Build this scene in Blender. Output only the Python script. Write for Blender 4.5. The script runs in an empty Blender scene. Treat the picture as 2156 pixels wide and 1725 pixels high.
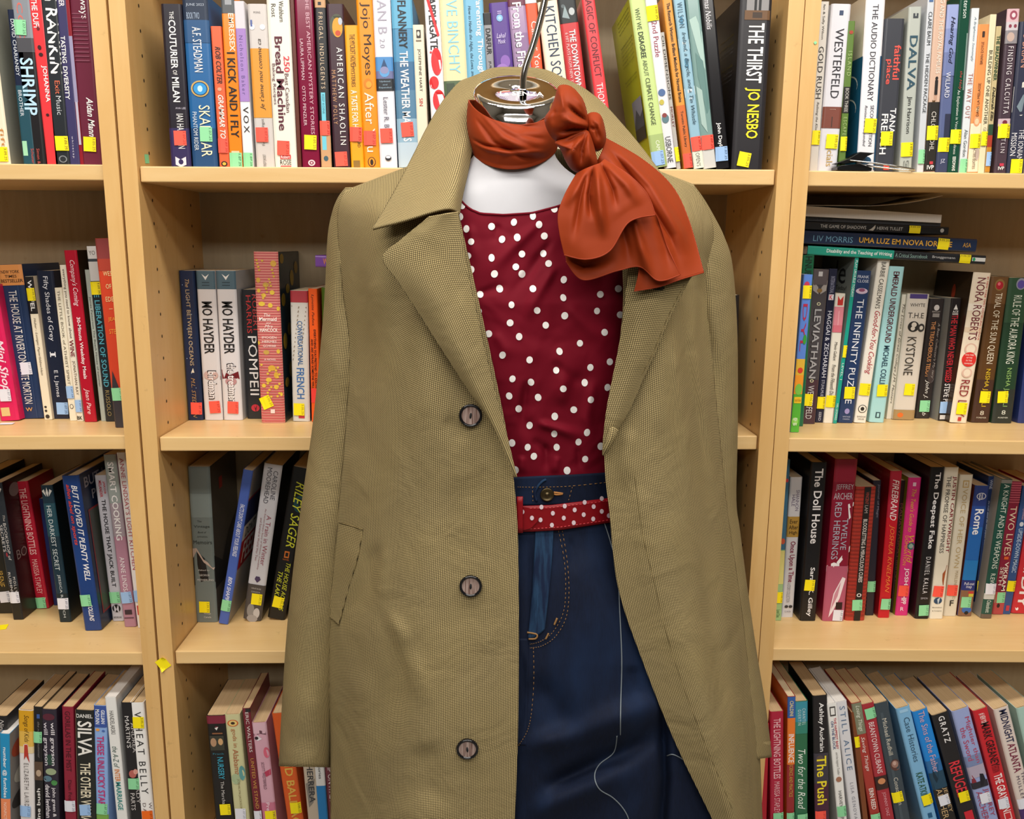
import bpy, bmesh, math, random
from mathutils import Vector, Matrix
random.seed(7)
C = bpy.context.scene.collection
S = bpy.context.scene

# ---------------------------------------------------------------- camera
W, H, F = 2156, 1725, 1776.06
CAM = Vector((0.03929, -1.19253, 0.31596))
_p, _y, _r = math.radians(11.0832), math.radians(1.63327), math.radians(0.54148)
FWD = Vector((math.sin(_y) * math.cos(_p), math.cos(_y) * math.cos(_p), -math.sin(_p)))
_rt = Vector((math.cos(_y), -math.sin(_y), 0))
_up = _rt.cross(FWD)
RT = math.cos(_r) * _rt + math.sin(_r) * _up
UP = -math.sin(_r) * _rt + math.cos(_r) * _up
cd = bpy.data.cameras.new('camera')
cd.sensor_fit = 'HORIZONTAL'; cd.sensor_width = 36; cd.lens = F / W * 36; cd.clip_start = .02
cam = bpy.data.objects.new('camera', cd); C.objects.link(cam)
cam.matrix_world = Matrix(((RT.x, UP.x, -FWD.x, CAM.x), (RT.y, UP.y, -FWD.y, CAM.y), (RT.z, UP.z, -FWD.z, CAM.z), (0, 0, 0, 1)))
S.camera = cam

# ---------------------------------------------------------------- light
S.view_settings.view_transform = 'Standard'
S.view_settings.look = 'None'
S.view_settings.gamma = 1
S.view_settings.use_curve_mapping = False
S.view_settings.exposure = 0.0
wd = bpy.data.worlds.new('shop_air'); S.world = wd; wd.use_nodes = True
wd.node_tree.nodes['Background'].inputs[0].default_value = (1.0, .97, .92, 1)
wd.node_tree.nodes['Background'].inputs[1].default_value = 0.08
def area(name, loc, sx, sy, power, col=(1, .96, .9), aim=None):
    l = bpy.data.lights.new(name, 'AREA'); l.shape = 'RECTANGLE'; l.size = sx; l.size_y = sy; l.energy = power; l.color = col
    o = bpy.data.objects.new(name, l); C.objects.link(o); o.location = loc
    if aim: o.rotation_euler = (Vector(aim) - Vector(loc)).to_track_quat('-Z', 'Y').to_euler()
    return o
# three rows of ceiling tubes over the aisle
area('ceiling_light', (0.1, -0.70, 1.62), 2.8, .22, 42)
area('ceiling_light', (0.0, -1.75, 1.66), 2.8, .3, 44)
area('ceiling_light', (0.1, -3.2, 1.66), 3.2, .4, 46, aim=(0.1, -1.2, 0))

# ---------------------------------------------------------------- helpers
def ray(px, py):
    return (RT * ((px - W / 2) / F) - UP * ((py - H / 2) / F) + FWD)
def at(px, py, Y):
    d = ray(px, py); t = (Y - CAM.y) / d.y
    return CAM + d * t
def at_z(px, py, z):
    d = ray(px, py); t = (z - CAM.z) / d.z
    return CAM + d * t
def lin(h):
    h = h.lstrip('#')
    c = [int(h[i:i + 2], 16) / 255 for i in (0, 2, 4)]
    return tuple(x / 12.92 if x <= .04045 else ((x + .055) / 1.055) ** 2.4 for x in c)
_m = {}
def mat(hexc, rough=.42, metal=0, spec=.5):
    k = (hexc, rough, metal, spec)
    if k in _m: return _m[k]
    m = bpy.data.materials.new('paint_' + hexc.strip('#')); m.use_nodes = True
    b = m.node_tree.nodes['Principled BSDF']
    b.inputs['Base Color'].default_value = (*lin(hexc), 1)
    b.inputs['Roughness'].default_value = rough; b.inputs['Metallic'].default_value = metal
    b.inputs['Specular IOR Level'].default_value = spec
    _m[k] = m
    return m
class NT:
    """small node-tree builder"""
    def __init__(s, name):
        s.m = bpy.data.materials.new(name); s.m.use_nodes = True
        s.t = s.m.node_tree; s.b = s.t.nodes['Principled BSDF']
    def n(s, typ, ins=None, **kw):
        nd = s.t.nodes.new(typ)
        for k, v in kw.items(): setattr(nd, k, v)
        for k, v in (ins or {}).items(): s.set(nd.inputs[k], v)
        return nd
    def set(s, sock, v):
        if isinstance(v, bpy.types.NodeSocket): s.t.links.new(v, sock)
        else: sock.default_value = v
    def math(s, op, a, b=0.0, c=0.0):
        nd = s.t.nodes.new('ShaderNodeMath'); nd.operation = op
        s.set(nd.inputs[0], a); s.set(nd.inputs[1], b)
        if op in ('MULTIPLY_ADD',): s.set(nd.inputs[2], c)
        return nd.outputs[0]
    def mix(s, f, a, b):
        nd = s.t.nodes.new('ShaderNodeMix'); nd.data_type = 'RGBA'
        s.set(nd.inputs[0], f); s.set(nd.inputs[6], a); s.set(nd.inputs[7], b)
        return nd.outputs[2]
    def base(s, v): s.set(s.b.inputs['Base Color'], v)
    def rough(s, v): s.set(s.b.inputs['Roughness'], v)
def rgba(h): return (*lin(h), 1)

def thing(name, label, cat, loc=(0, 0, 0), rot=(0, 0, 0), group=None):
    o = bpy.data.objects.new(name, None); C.objects.link(o)
    o.empty_display_size = .02; o.location = loc; o.rotation_euler = rot
    o['label'] = label; o['category'] = cat
    if group: o['group'] = group
    return o
def obj(name, verts, faces, mats, parent=None, mi=None, smooth=False, uv=None):
    me = bpy.data.meshes.new(name); me.from_pydata([tuple(v) for v in verts], [], faces)
    for m in (mats if isinstance(mats, (list, tuple)) else [mats]): me.materials.append(m)
    if mi: me.polygons.foreach_set('material_index', mi)
    if smooth: me.polygons.foreach_set('use_smooth', [True] * len(me.polygons))
    if uv:
        l = me.uv_layers.new(name='UVMap')
        for lp in me.loops: l.data[lp.index].uv = uv[lp.vertex_index]
    me.update()
    o = bpy.data.objects.new(name, me); C.objects.link(o)
    if parent: o.parent = parent
    return o
def recalc(o):
    bm = bmesh.new(); bm.from_mesh(o.data); bmesh.ops.recalc_face_normals(bm, faces=bm.faces); bm.to_mesh(o.data); bm.free()
class MB:
    """collects shapes into one mesh, one material slot per material"""
    def __init__(s): s.v = []; s.f = []; s.mi = []; s.m = []
    def slot(s, m):
        if m not in s.m: s.m.append(m)
        return s.m.index(m)
    def add(s, vs, fs, m):
        b = len(s.v); s.v += [tuple(v) for v in vs]; k = s.slot(m)
        for f in fs: s.f.append([i + b for i in f]); s.mi.append(k)
    def box(s, x0, x1, y0, y1, z0, z1, m, shear=0):
        # shear: z rises by this much from x0 to x1
        v = [(x, y, z + (shear if x == x1 else 0)) for z in (z0, z1) for y in (y0, y1) for x in (x0, x1)]
        s.add(v, [(0, 2, 3, 1), (4, 5, 7, 6), (0, 1, 5, 4), (2, 6, 7, 3), (0, 4, 6, 2), (1, 3, 7, 5)], m)
    def build(s, name, parent=None, smooth=False, bevel=0):
        o = obj(name, s.v, s.f, s.m, parent, s.mi, smooth)
        if bevel:
            b = o.modifiers.new('bevel', 'BEVEL'); b.width = bevel; b.segments = 2; b.limit_method = 'ANGLE'
        return o
def tube(pts, r, n=8, caps=True):
    """verts, faces of a tube along pts; r number or list"""
    P = [Vector(p) for p in pts]; vs = []; fs = []
    up = None
    for i, p in enumerate(P):
        t = (P[min(i + 1, len(P) - 1)] - P[max(i - 1, 0)]).normalized()
        if up is None:
            up = t.orthogonal().normalized()
        up = (up - t * up.dot(t)).normalized(); w = t.cross(up)
        rr = r[i] if isinstance(r, (list, tuple)) else r
        for k in range(n):
            a = 2 * math.pi * k / n
            vs.append(p + up * (rr * math.cos(a)) + w * (rr * math.sin(a)))
    for i in range(len(P) - 1):
        for k in range(n):
            k2 = (k + 1) % n
            fs.append((i * n + k, i * n + k2, (i + 1) * n + k2, (i + 1) * n + k))
    if caps:
        fs.append(tuple(range(n - 1, -1, -1))); fs.append(tuple((len(P) - 1) * n + k for k in range(n)))
    return vs, fs

# ---- lettering: glyph outlines of Blender's own built-in font, cached as flat meshes in a unit box
_tc = {}
def glyphs(text, flags=''):
    k = (text, 'b' in flags, 'i' in flags, 's' in flags)
    if k in _tc: return _tc[k]
    cu = bpy.data.curves.new('lettering', 'FONT'); cu.body = text; cu.resolution_u = 2
    cu.fill_mode = 'FRONT'
    if 'b' in flags: cu.offset = .016
    if 'i' in flags: cu.shear = .3
    if 's' in flags: cu.space_character = 1.35
    o = bpy.data.objects.new('lettering', cu)
    me = bpy.data.meshes.new_from_object(o)
    vs = [(v.co.x, v.co.y) for v in me.vertices]; fs = [tuple(p.vertices) for p in me.polygons]
    bpy.data.objects.remove(o); bpy.data.meshes.remove(me); bpy.data.curves.remove(cu)
    if vs:
        x0 = min(v[0] for v in vs); x1 = max(v[0] for v in vs); y0 = min(v[1] for v in vs); y1 = max(v[1] for v in vs)
        vs = [((x - x0) / max(x1 - x0, 1e-6), (y - y0) / max(y1 - y0, 1e-6)) for x, y in vs]
        # the thickened outlines can fold over themselves: keep only faces wound the right way
        area = lambda f: sum(vs[a][0] * vs[b][1] - vs[b][0] * vs[a][1] for a, b in zip(f, f[1:] + f[:1]))
        sgn = 1 if sum(area(f) for f in fs) > 0 else -1
        fs = [f for f in fs if sgn * area(f) > 1e-9]
    _tc[k] = (vs, fs)
    return _tc[k]

# ---------------------------------------------------------------- materials
def birch(name, axis, tint=('#e9c992', '#dbb478'), rough=.38):
    t = NT(name); tc = t.n('ShaderNodeTexCoord')
    sc = {'x': (2.2, 26, 26), 'z': (26, 26, 2.2)}[axis]
    mp = t.n('ShaderNodeMapping', {'Vector': tc.outputs['Object'], 'Scale': sc})
    n1 = t.n('ShaderNodeTexNoise', {'Vector': mp.outputs[0], 'Scale': 1.6, 'Detail': 6, 'Roughness': .62, 'Distortion': 1.2})
    n2 = t.n('ShaderNodeTexNoise', {'Vector': tc.outputs['Object'], 'Scale': 5, 'Detail': 2})
    f = t.math('MULTIPLY_ADD', n1.outputs[0], 1.5, -.3)
    c = t.mix(f, rgba(tint[1]), rgba(tint[0]))
    c = t.mix(t.math('MULTIPLY', n2.outputs[0], .35), c, rgba('#d3a468'))
    sc = t.n('ShaderNodeTexNoise', {'Vector': tc.outputs['Object'], 'Scale': 38, 'Detail': 3, 'Roughness': .7})
    sm = t.n('ShaderNodeMapRange', {'Value': sc.outputs[0], 'From Min': .66, 'From Max': .8, 'To Max': .45})
    c = t.mix(sm.outputs[0], c, rgba('#8a6238'))
    t.base(c); t.rough(rough)
    return t.m
BX, BZ = birch('birch_along', 'x'), birch('birch_upright', 'z', ('#e3bd80', '#d4a664'))
BACK_SHADED = birch('birch_back_shaded', 'z', ('#a89d85', '#938870'), .6)  # same birch, greyer and darker: the shade inside the bookcases is put into its colour
PEG = mat('#3a2a18', .8)
def paper(name, a, b):
    t = NT(name); tc = t.n('ShaderNodeTexCoord')
    w = t.n('ShaderNodeTexNoise', {'Vector': t.n('ShaderNodeMapping', {'Vector': tc.outputs['Object'], 'Scale': (1500, 6, 6)}).outputs[0], 'Scale': 1, 'Detail': 2})
    t.base(t.mix(w.outputs[0], rgba(a), rgba(b))); t.rough(.9)
    return t.m
PAGE = {'c': paper('paper_cream', '#e6d3b2', '#c9b08a'), 't': paper('paper_tan', '#d8bb90', '#b3936a'), 'w': paper('paper_white', '#f0ece6', '#cfcac4')}
# ---------------------------------------------------------------- room and bookcases
DEP = .245
fl = MB(); fl.box(-3.2, 3.2, -5.2, .36, -1.27, -1.25, mat('#8d8a84', .5)); o = fl.build('floor'); o['kind'] = 'structure'
wl = MB(); wl.box(-3.2, 3.2, .3, .36, -1.25, 1.74, mat('#d8d4c8', .8)); o = wl.build('wall_back'); o['kind'] = 'structure'
cl = MB(); cl.box(-3.2, 3.2, -5.2, .36, 1.74, 1.78, mat('#c9c6be', .9)); o = cl.build('ceiling'); o['kind'] = 'structure'
wl = MB(); wl.box(-3.2, 3.2, -5.2, -5.1, -1.25, 1.74, mat('#8f897c', .8)); o = wl.build('wall_front'); o['kind'] = 'structure'
wl = MB(); wl.box(-3.2, -3.1, -5.1, .3, -1.25, 1.74, mat('#8a8376', .8)); o = wl.build('wall_left'); o['kind'] = 'structure'
wl = MB(); wl.box(3.1, 3.2, -5.1, .3, -1.25, 1.74, mat('#8a8376', .8)); o = wl.build('wall_right'); o['kind'] = 'structure'
SH = {  # shelf tops at (west end, east end) for each bookcase, top board first
    'l': (-1.3705, -.4604, [(.792, .792), (.4135, .4168), (.0335, .0409), (-.2915, -.2969), (-.672, -.672), (-1.03, -1.03)]),
    'c': (-.457, .457, [(.792, .792), (.4152, .4208), (.0385, .0431), (-.2949, -.2956), (-.672, -.672), (-1.03, -1.03)]),
    'r': (.4582, 1.368, [(.792, .792), (.4201, .419), (.0399, .0314), (-.2940, -.3056), (-.672, -.672), (-1.03, -1.03)])}
PT, ST, REC = .0213, .0209, .006
def shelf_z(u, row, x):
    x0, x1, zs = SH[u]; a, b = zs[row]
    return a + (b - a) * (x - x0) / (x1 - x0)
for u, lab in (('l', 'birch bookcase holding the hot pink book and the blue and red cookbooks'),
               ('c', 'birch bookcase directly behind the coat and dress form'),
               ('r', 'birch bookcase holding the flat stack of books and the black clip')):
    x0, x1, zs = SH[u]
    t = thing('bookcase', lab, 'bookcase', ((x0 + x1) / 2, .125, -1.25), group='birch bookcases along the wall')
    inv = Matrix.Translation(-t.location)
    def put(mb, name, bev=.0015):
        mb.v = [tuple(Vector(v) - t.location) for v in mb.v]
        return mb.build(name, t, bevel=bev)
    for a, b, s in ((x0, x0 + PT, 1), (x1 - PT, x1, -1)):
        mb = MB(); mb.box(a, b, 0, DEP + .006, -1.25, .83, BZ)
        # rows of shelf-pin holes on the inner face
        xi = b + .0002 if s > 0 else a - .0002
        for yy in (.045, .2):
            z = -1.1
            while z < .75:
                ring = [(xi, yy + .0022 * math.cos(k * math.pi / 4), z + .0026 * math.sin(k * math.pi / 4)) for k in range(8)]
                mb.add(ring, [tuple(range(8)) if s > 0 else tuple(range(7, -1, -1))], PEG); z += .032
        put(mb, 'side_panel', 0)
    mb = MB(); mb.box(x0 + PT, x1 - PT, DEP, DEP + .006, -1.25, .83, BACK_SHADED); put(mb, 'back_panel', 0)
    for a, b in zs:
        mb = MB(); mb.box(x0 + PT + .0012, x1 - PT - .0012, REC, DEP - .001, a - ST, a, BX, shear=b - a); put(mb, 'shelf')
    mb = MB(); mb.box(x0 + PT, x1 - PT, .02, .04, -1.25, -1.052, BX); put(mb, 'plinth')

# ---------------------------------------------------------------- books
STK = {'r': ('#ff5a48', '#a3241c'), 'y': ('#fbe600', '#7a7008'), 'g': ('#8fd9a2', '#3c6b49'), 'w': ('#e4e4ee', '#77778a'),
       'b': ('#9cc0ec', '#48658c'), 'o': ('#f06a10', '#8a3a00')}
ROWN = {0: 'top', 1: 'second', 2: 'third', 3: 'bottom'}
books = []          # collected first so that each label can name its neighbour
def B(u, row, d, xt0, xt1, yt, xb0, xb1, yb, col, items=(), st=(), Y=None, pg='c', hard=False, side=None, D=None, rough=.33, si=(), sd=0):
    books.append(dict(u=u, row=row, d=d, q=(xt0, xt1, yt, xb0, xb1, yb), col=col, items=items, st=st, Y=Y, pg=pg, hard=hard, side=side, D=D, rough=rough, si=si))
def T(s, y0, y1, c, h, col, fl=''): return ('T', s, y0, y1, c, h, col, fl)
def R(y0, y1, col, c0=0, c1=1): return ('R', y0, y1, col, c0, c1)
def E(yc, c, ry, rx, col): return ('E', yc, c, ry, rx, col)

def draw(mb, items, tfun, Tk, Hh, put, base_layer=1):
    """items drawn on a Tk wide, Hh tall face; tfun turns a photo row into 0 (top) .. 1 (bottom)"""
    ly = base_layer; step = min(.00007, .0011 / max(1, len(items)))
    for it in items:
        ly += 1; e = .00022 + step * ly
        if it[0] == 'R':
            _, y0, y1, col, c0, c1 = it
            z0, z1 = (1 - tfun(y1)) * Hh, (1 - tfun(y0)) * Hh
            z0 = max(z0, .0003); z1 = min(z1, Hh - .0003)
            if z1 <= z0: continue
            xs = [-.5, -.46, -.42, -.36, -.2, 0, .2, .36, .42, .46, .5]
            xs = [c0 - .5] + [x for x in xs if c0 - .5 < x < c1 - .5] + [c1 - .5]
            vs = [put(x * Tk, z, e) for z in (z0, z1) for x in xs]; n = len(xs)
            mb.add(vs, [(i, i + 1, n + i + 1, n + i) for i in range(n - 1)], mat(col))
        elif it[0] == 'E':
            _, yc, c, ry, rx, col = it
            zc = (1 - tfun(yc)) * Hh; rz = ry * abs(tfun(1) - tfun(0)) * Hh
            n = 20; vs = [put((c - .5) * Tk + rx * Tk * math.cos(2 * math.pi * k / n), zc + rz * math.sin(2 * math.pi * k / n), e) for k in range(n)]
            mb.add(vs, [tuple(range(n))], mat(col))
        elif it[0] == 'P':
            _, pts, col = it
            vs = [put((c - .5) * Tk, (1 - tfun(y)) * Hh, e) for c, y in pts]
            mb.add(vs, [tuple(range(len(vs)))], mat(col))
        else:
            _, s, y0, y1, c, h, col, fl = it
            gv, gf = glyphs(s, fl)
            if not gv: continue
            t0, t1 = tfun(y0), tfun(y1)
            vs = []
            for gx, gy in gv:
                if 'h' in fl:      # reads level; c centre, h is the width
                    x = (c - .5 + (gx - .5) * h) * Tk; tt = t0 + (1 - gy) * (t1 - t0)
                elif 'u' in fl:    # reads upwards
                    x = (c - .5 - (gy - .5) * h) * Tk; tt = t1 + gx * (t0 - t1)
                else:              # reads downwards
                    x = (c - .5 + (gy - .5) * h) * Tk; tt = t0 + gx * (t1 - t0)
                vs.append((x, (1 - tt) * Hh))
            keep = [f for f in gf if all(.0004 < vs[i][1] < Hh - .0004 for i in f)]
            mb.add([put(x, z, e) for x, z in vs], keep, mat(col))

def book_mesh(t, b, Tk, Hh, D, tf, gap=1):
    cth = .0024 if b['hard'] else .0008
    inset = .003 if b['hard'] else .0004
    e0 = min(.0022, .1 * Tk)
    def bulge(x):
        a = abs(x) / Tk
        return 0 if a < .36 else e0 * ((a - .36) / .14) ** 2
    base = mat(b['col'], b['rough']); sidem = mat(b['side'], b['rough']) if b['side'] else base
    # cover: outer and inner outline of a U, extruded to the book's height
    xs = [-.5, -.47, -.43, -.36, 0, .36, .43, .47, .5]
    outer = [(-Tk / 2, D)] + [(x * Tk, bulge(x * Tk)) for x in xs] + [(Tk / 2, D)]
    ih = Tk / 2 - min(cth, Tk * .2)
    inner = [(-ih, D)] + [(2 * ih * x, bulge(x * Tk) + cth) for x in xs] + [(ih, D)]
    mb = MB(); n = len(outer)
    for z in (0, Hh):
        mb.v += [(x, y, z) for x, y in outer] + [(x, y, z) for x, y in inner]
    N = 2 * n; ib, isd = mb.slot(base), mb.slot(sidem)
    for i in range(n - 1):
        edge = i == 0 or i == n - 2
        mb.f.append([i, i + 1, N + i + 1, N + i]); mb.mi.append(isd if edge else ib)
        mb.f.append([n + i + 1, n + i, N + n + i, N + n + i + 1]); mb.mi.append(isd)
        mb.f.append([i + 1, i, n + i, n + i + 1]); mb.mi.append(ib)
        mb.f.append([N + i, N + i + 1, N + n + i + 1, N + n + i]); mb.mi.append(ib)
    for i in (0, n - 1):
        q = [i, n + i, N + n + i, N + i]; mb.f.append(q if i == 0 else q[::-1]); mb.mi.append(isd)
    draw(mb, b['items'], tf, Tk, Hh, lambda x, z, e: (x, bulge(x) - e, z))
    if b['si']:   # printing on the board that faces the gap
        s = gap
        draw(mb, b['si'], tf, D, Hh, lambda x, z, e: (s * (Tk / 2 + e), D / 2 + s * x, z))
    mb.build('cover', t)
    pmb = MB(); pi = ih - .0002
    if pi > .0008:
        pmb.box(-pi, pi, cth + e0 + .0006, D - inset - .001, inset, Hh - inset, PAGE[b['pg']])
        pmb.build('page_block', t)
    return bulge
def build_book(b, lab, grp):
    xt0, xt1, yt, xb0, xb1, yb = b['q']; u, row = b['u'], b['row']
    xm, ym = (xb0 + xb1) / 2, yb
    if b['Y'] is not None: Y = b['Y']
    elif row in (1, 2):
        zz = shelf_z(u, row + 1, at(xm, yb, .03).x)
        Y = max(.004, at_z(xm, yb, zz).y)
    else: Y = .03 if row == 0 else .012
    p0, p1, q0, q1 = at(xb0, yb, Y), at(xb1, yb, Y), at(xt0, yt, Y), at(xt1, yt, Y)
    pm, qm = (p0 + p1) / 2, (q0 + q1) / 2
    ang = math.atan2(qm.x - pm.x, qm.z - pm.z)
    ca, sa = math.cos(ang), math.sin(ang)
    Tk = max(.004, ((p1.x - p0.x) + (q1.x - q0.x)) / 2 * ca)
    zs = shelf_z(u, row + 1, pm.x) + .0004
    Hh = (qm.z - zs - abs(sa) * Tk / 2) / ca
    # the lowest corner of a leaning book rests on the board
    cz = zs + abs(sa) * Tk / 2
    cx = pm.x + (cz - pm.z) * math.tan(ang)
    D = b['D'] or (min(.205, max(.09, .64 * Hh)) if row < 3 else (.135 if pm.x < .56 and u == 'r' else .112))
    D = min(D, DEP - Y - .004)
    t = thing('book', lab, 'book', (cx, Y, cz), (0, ang, 0), grp)
    # photo row -> fraction down the spine (perspective-true along the leaning spine)
    zb, zt = cz, cz + Hh * ca
    def tf(py):
        x = pm.x + (qm.x - pm.x) * ((py - yb) / (yt - yb))
        px = xm + ((xt0 + xt1) / 2 - xm) * ((py - yb) / (yt - yb))
        z = at(px, py, Y).z
        return 1 - (z - zb) / (zt - zb)
    bulge = book_mesh(t, b, Tk, Hh, D, tf, 1 if pm.x < CAM.x else -1)
    for s in b['st']:
        k, px, py = s[:3]
        f = (py - yt) / (yb - yt); l = xt0 + (xb0 - xt0) * f; r = xt1 + (xb1 - xt1) * f
        sticker(t, k, tf(py), (px - l) / (r - l), math.radians(s[3]) if len(s) > 3 else random.uniform(-.06, .06), Tk, Hh, bulge)
    return t
def sticker(t, k, tt, c, rot, Tk, Hh, bulge, w=.0168, h=.0192):
    if w > Tk * .96: w = Tk * .96; c = .5; rot *= .3
    m = .5 * (w / Tk) + .02
    c = min(max(c, m), 1 - m)
    zc = min(max((1 - tt) * Hh, h / 2 + .001), Hh - h / 2)
    cx = (c - .5) * Tk; cr, sr = math.cos(rot), math.sin(rot)
    col, ink = STK[k]
    mb = MB(); nx = 5
    def P(a, bb, e):
        x = cx + a * cr - bb * sr; z = zc + a * sr + bb * cr
        xx = max(-Tk / 2, min(Tk / 2, x))
        return (x, bulge(xx) - e, z)
    vs = [P((i / (nx - 1) - .5) * w, (j - .5) * h, .00155) for j in (0, 1) for i in range(nx)]
    mb.add(vs, [(i, i + 1, nx + i + 1, nx + i) for i in range(nx - 1)], mat(col, .6))
    gv, gf = glyphs('1.07.25' if k != 'y' else '3.05.25', '')
    mb.add([P((.24 + gy * .2) * w, (.42 - gx * .84) * h, .00162) for gx, gy in gv], gf, mat(ink, .7))
    mb.build('price_sticker', t)
def lay(d, xl, yl, xr, yr, thick, Y, col, items=(), st=(), D=.15, pg='w', side=None, lift=0, grp=None):
    """a book lying flat, head towards the upright; xl..xr run along the spine in the photo"""
    pl, pr = at(xl, yl, Y), at(xr, yr, Y)
    v = pl - pr; ang = math.atan2(v.x, v.z); Hh = math.hypot(v.x, v.z)
    Tk = thick
    t = thing('book', d, 'book', (pr.x, Y, pr.z + lift), (0, ang, 0), grp)
    b = dict(col=col, rough=.3, hard=False, side=side, items=items, si=(), pg=pg)
    tf = lambda px: (px - xl) / (xr - xl)
    bulge = book_mesh(t, b, Tk, Hh, min(D, DEP - Y - .004), tf)
    for k, px, c in st: sticker(t, k, tf(px), c, random.uniform(-.05, .05), Tk, Hh, bulge, .0165, .0175)
    return t
W_, K_ = '#f2f0ee', '#151416'
# ---- top shelf, first bookcase
B('l', 0, 'cream book cut by the frame edge', -62, -26, -40, -14, 22, 345, '#efe3c8', [T('fifty', 270, 330, .7, .3, '#c98a4a')], [('y', 4, 325)], side='#96978a')
B('l', 0, 'slim navy and teal book with small white lettering', 13, 44, 20, 50, 76, 345, '#18223c', [R(180, 345, '#1c4a58', 0, 1), T('DAVID CHARIANDY', 40, 160, .33, .26, '#d8dde4'), T('BROTHER', 190, 245, .33, .26, '#d8dde4'), R(297, 328, '#9fd8b0', .1, .45)])
B('l', 0, 'black book with pale blue hand lettering', 20, 60, -30, 57, 97, 345, '#1d1b1e', [R(-30, 80, '#858a92'), R(80, 110, '#4a4a50'), T('CCC', 5, 80, .42, .3, '#d8685a'), T('SHRIMP', 122, 243, .5, .68, '#b9dcf0', 'b'), T('Simon &', 313, 345, .66, .16, '#c0564e'), T('Schuster', 313, 345, .36, .16, '#c0564e')], [('g', 41, 58)])
B('l', 0, 'red book with white lettering half hidden', 57, 85, -25, 98, 126, 345, '#e23a40', [T('THE DUFF', -5, 62, .4, .42, W_, 'b'), T('JOHANNA', 138, 215, .62, .42, W_, 'b'), E(60, .5, 4, .12, '#701a1e'), E(100, .45, 5, .14, '#3a1518'), E(115, .5, 4, .16, '#3a1518'), E(242, .5, 3, .12, '#3a1518')])
B('l', 0, 'charcoal book with bold white capitals', 81, 119, -25, 114, 147, 345, '#24292e', [T('IAN RANKIN', -60, 155, .62, .66, W_, 'b'), T('Exit', 170, 198, .62, .3, '#e07050'), T('Music', 202, 242, .62, .3, '#c9cdd2'), E(335, .6, 8, .25, '#7f868c'), E(335, .6, 6, .18, '#24292e')], [('y', 139, 302)])
B('l', 0, 'violet book with small spaced white capitals', 118, 138, -15, 146, 170, 345, '#3c3863', [T('BER', -6, 14, .5, .5, '#e8dfe8', 'b'), T('TASTING', 76, 133, .34, .42, W_, 'b'), T('DIVERSITY', 140, 210, .34, .42, W_, 'b'), T('whitecap', 287, 333, .45, .22, '#d5d2e4', 's')])
B('l', 0, 'very thin crimson and lilac book', 136, 144, -15, 169, 176, 345, '#8a1726', [R(76, 215, '#9a94b4'), R(215, 305, '#b9b4c6', .2, .9)])
B('l', 0, 'glossy maroon book with white italic lettering', 143, 187, -25, 175, 214, 345, '#6d2d40', [T('ways', -5, 40, .6, .34, W_), T('Aidan Mann', 205, 288, .62, .34, W_, 'bi')] + [R(28 + 9 * i, 30 + 9 * i, '#87465a', .05, .8) for i in range(12)], [('y', 190, 304)], rough=.2)
# ---- top shelf, middle bookcase
B('c', 0, 'black and purple book with white capitals', 338, 381, 8, 360, 403, 352, '#1f1a26', [R(270, 352, '#2c2052'), T('THE', 24, 40, .5, .2, W_), T('COUTURIER', 42, 145, .5, .34, W_, 'b'), T('OF', 148, 158, .5, .2, W_), T('MILAN', 163, 215, .5, .34, W_, 'b'), T('AVA LEE', 226, 230, .66, .5, '#c9c4d4', 'h'), T('IAN HAMILTON', 240, 313, .6, .34, W_), ('P', [(.25, 330), (.5, 336), (.78, 330), (.78, 347), (.5, 352), (.25, 347)], '#d9d5e0'), E(341, .52, 6, .12, '#2c2052')], [('r', 380, 291)])
B('c', 0, 'wide blue book with gold ringed water drop', 385, 433, -10, 403, 461, 352, '#22619a', [R(-10, 42, '#1a2a42'), R(42, 90, '#22507e'), R(270, 352, '#1b4674'), T('JUNE 2023', 7, 14, .5, .7, '#aab4c4', 'h'), T('BOOK TWO', 26, 40, .4, .5, '#9fb0c8', 'h'), T('A.F. STEADMAN', 57, 152, .5, .34, W_), E(187, .5, 18, .36, '#c9a45a'), E(187, .5, 15, .3, '#173f63'), E(187, .5, 13, .26, '#2e94d8'), E(187, .5, 7, .1, '#bfe4f5'), T('SKANDAR', 222, 330, .62, .44, '#efe6c2'), T('PHANTOM RIDER', 236, 317, .22, .17, '#cfd8e0')], [('g', 435, 283)])
B('c', 0, 'low orange book with dark slanted capitals', 443, 465, 55, 462, 484, 352, '#e0633c', [T('ROB COLTER', 98, 176, .55, .5, '#3a201c', 'bi'), E(188, .5, 4, .2, '#f0a080'), T('GRAMMAR TO GO', 200, 318, .55, .52, '#fbe9e0', 'bi'), E(345, .5, 6, .3, '#1c1614'), E(345, .5, 3.5, .18, '#e8b040')], [('r', 470, 307)])
B('c', 0, 'orange and silver book with bold black capitals', 464, 492, -12, 484, 511, 352, '#ee8728', [R(-12, 28, '#55585c'), R(-12, 10, '#9a9ca2', .3, .8), T('EMRESSEX', 28, 108, .7, .4, '#fbe3cc', 'b'), T('I KICK AND I FLY', 110, 290, .55, .62, '#1a1614', 'b'), R(318, 322, '#f6d0a8', .2, .8)], [('g', 497, 340)], rough=.18)
B('c', 0, 'white book with lilac panel, spaced black capitals', 492, 513, 2, 513, 534, 352, '#e9e7ea', [R(2, 60, '#d2cdd4'), R(60, 214, '#a37fc2'), T('Nicholson Baker', 75, 200, .5, .36, '#5c4582', 's'), T('VOX', 225, 280, .55, .55, K_, 's')], [('g', 523, 346)])
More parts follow.
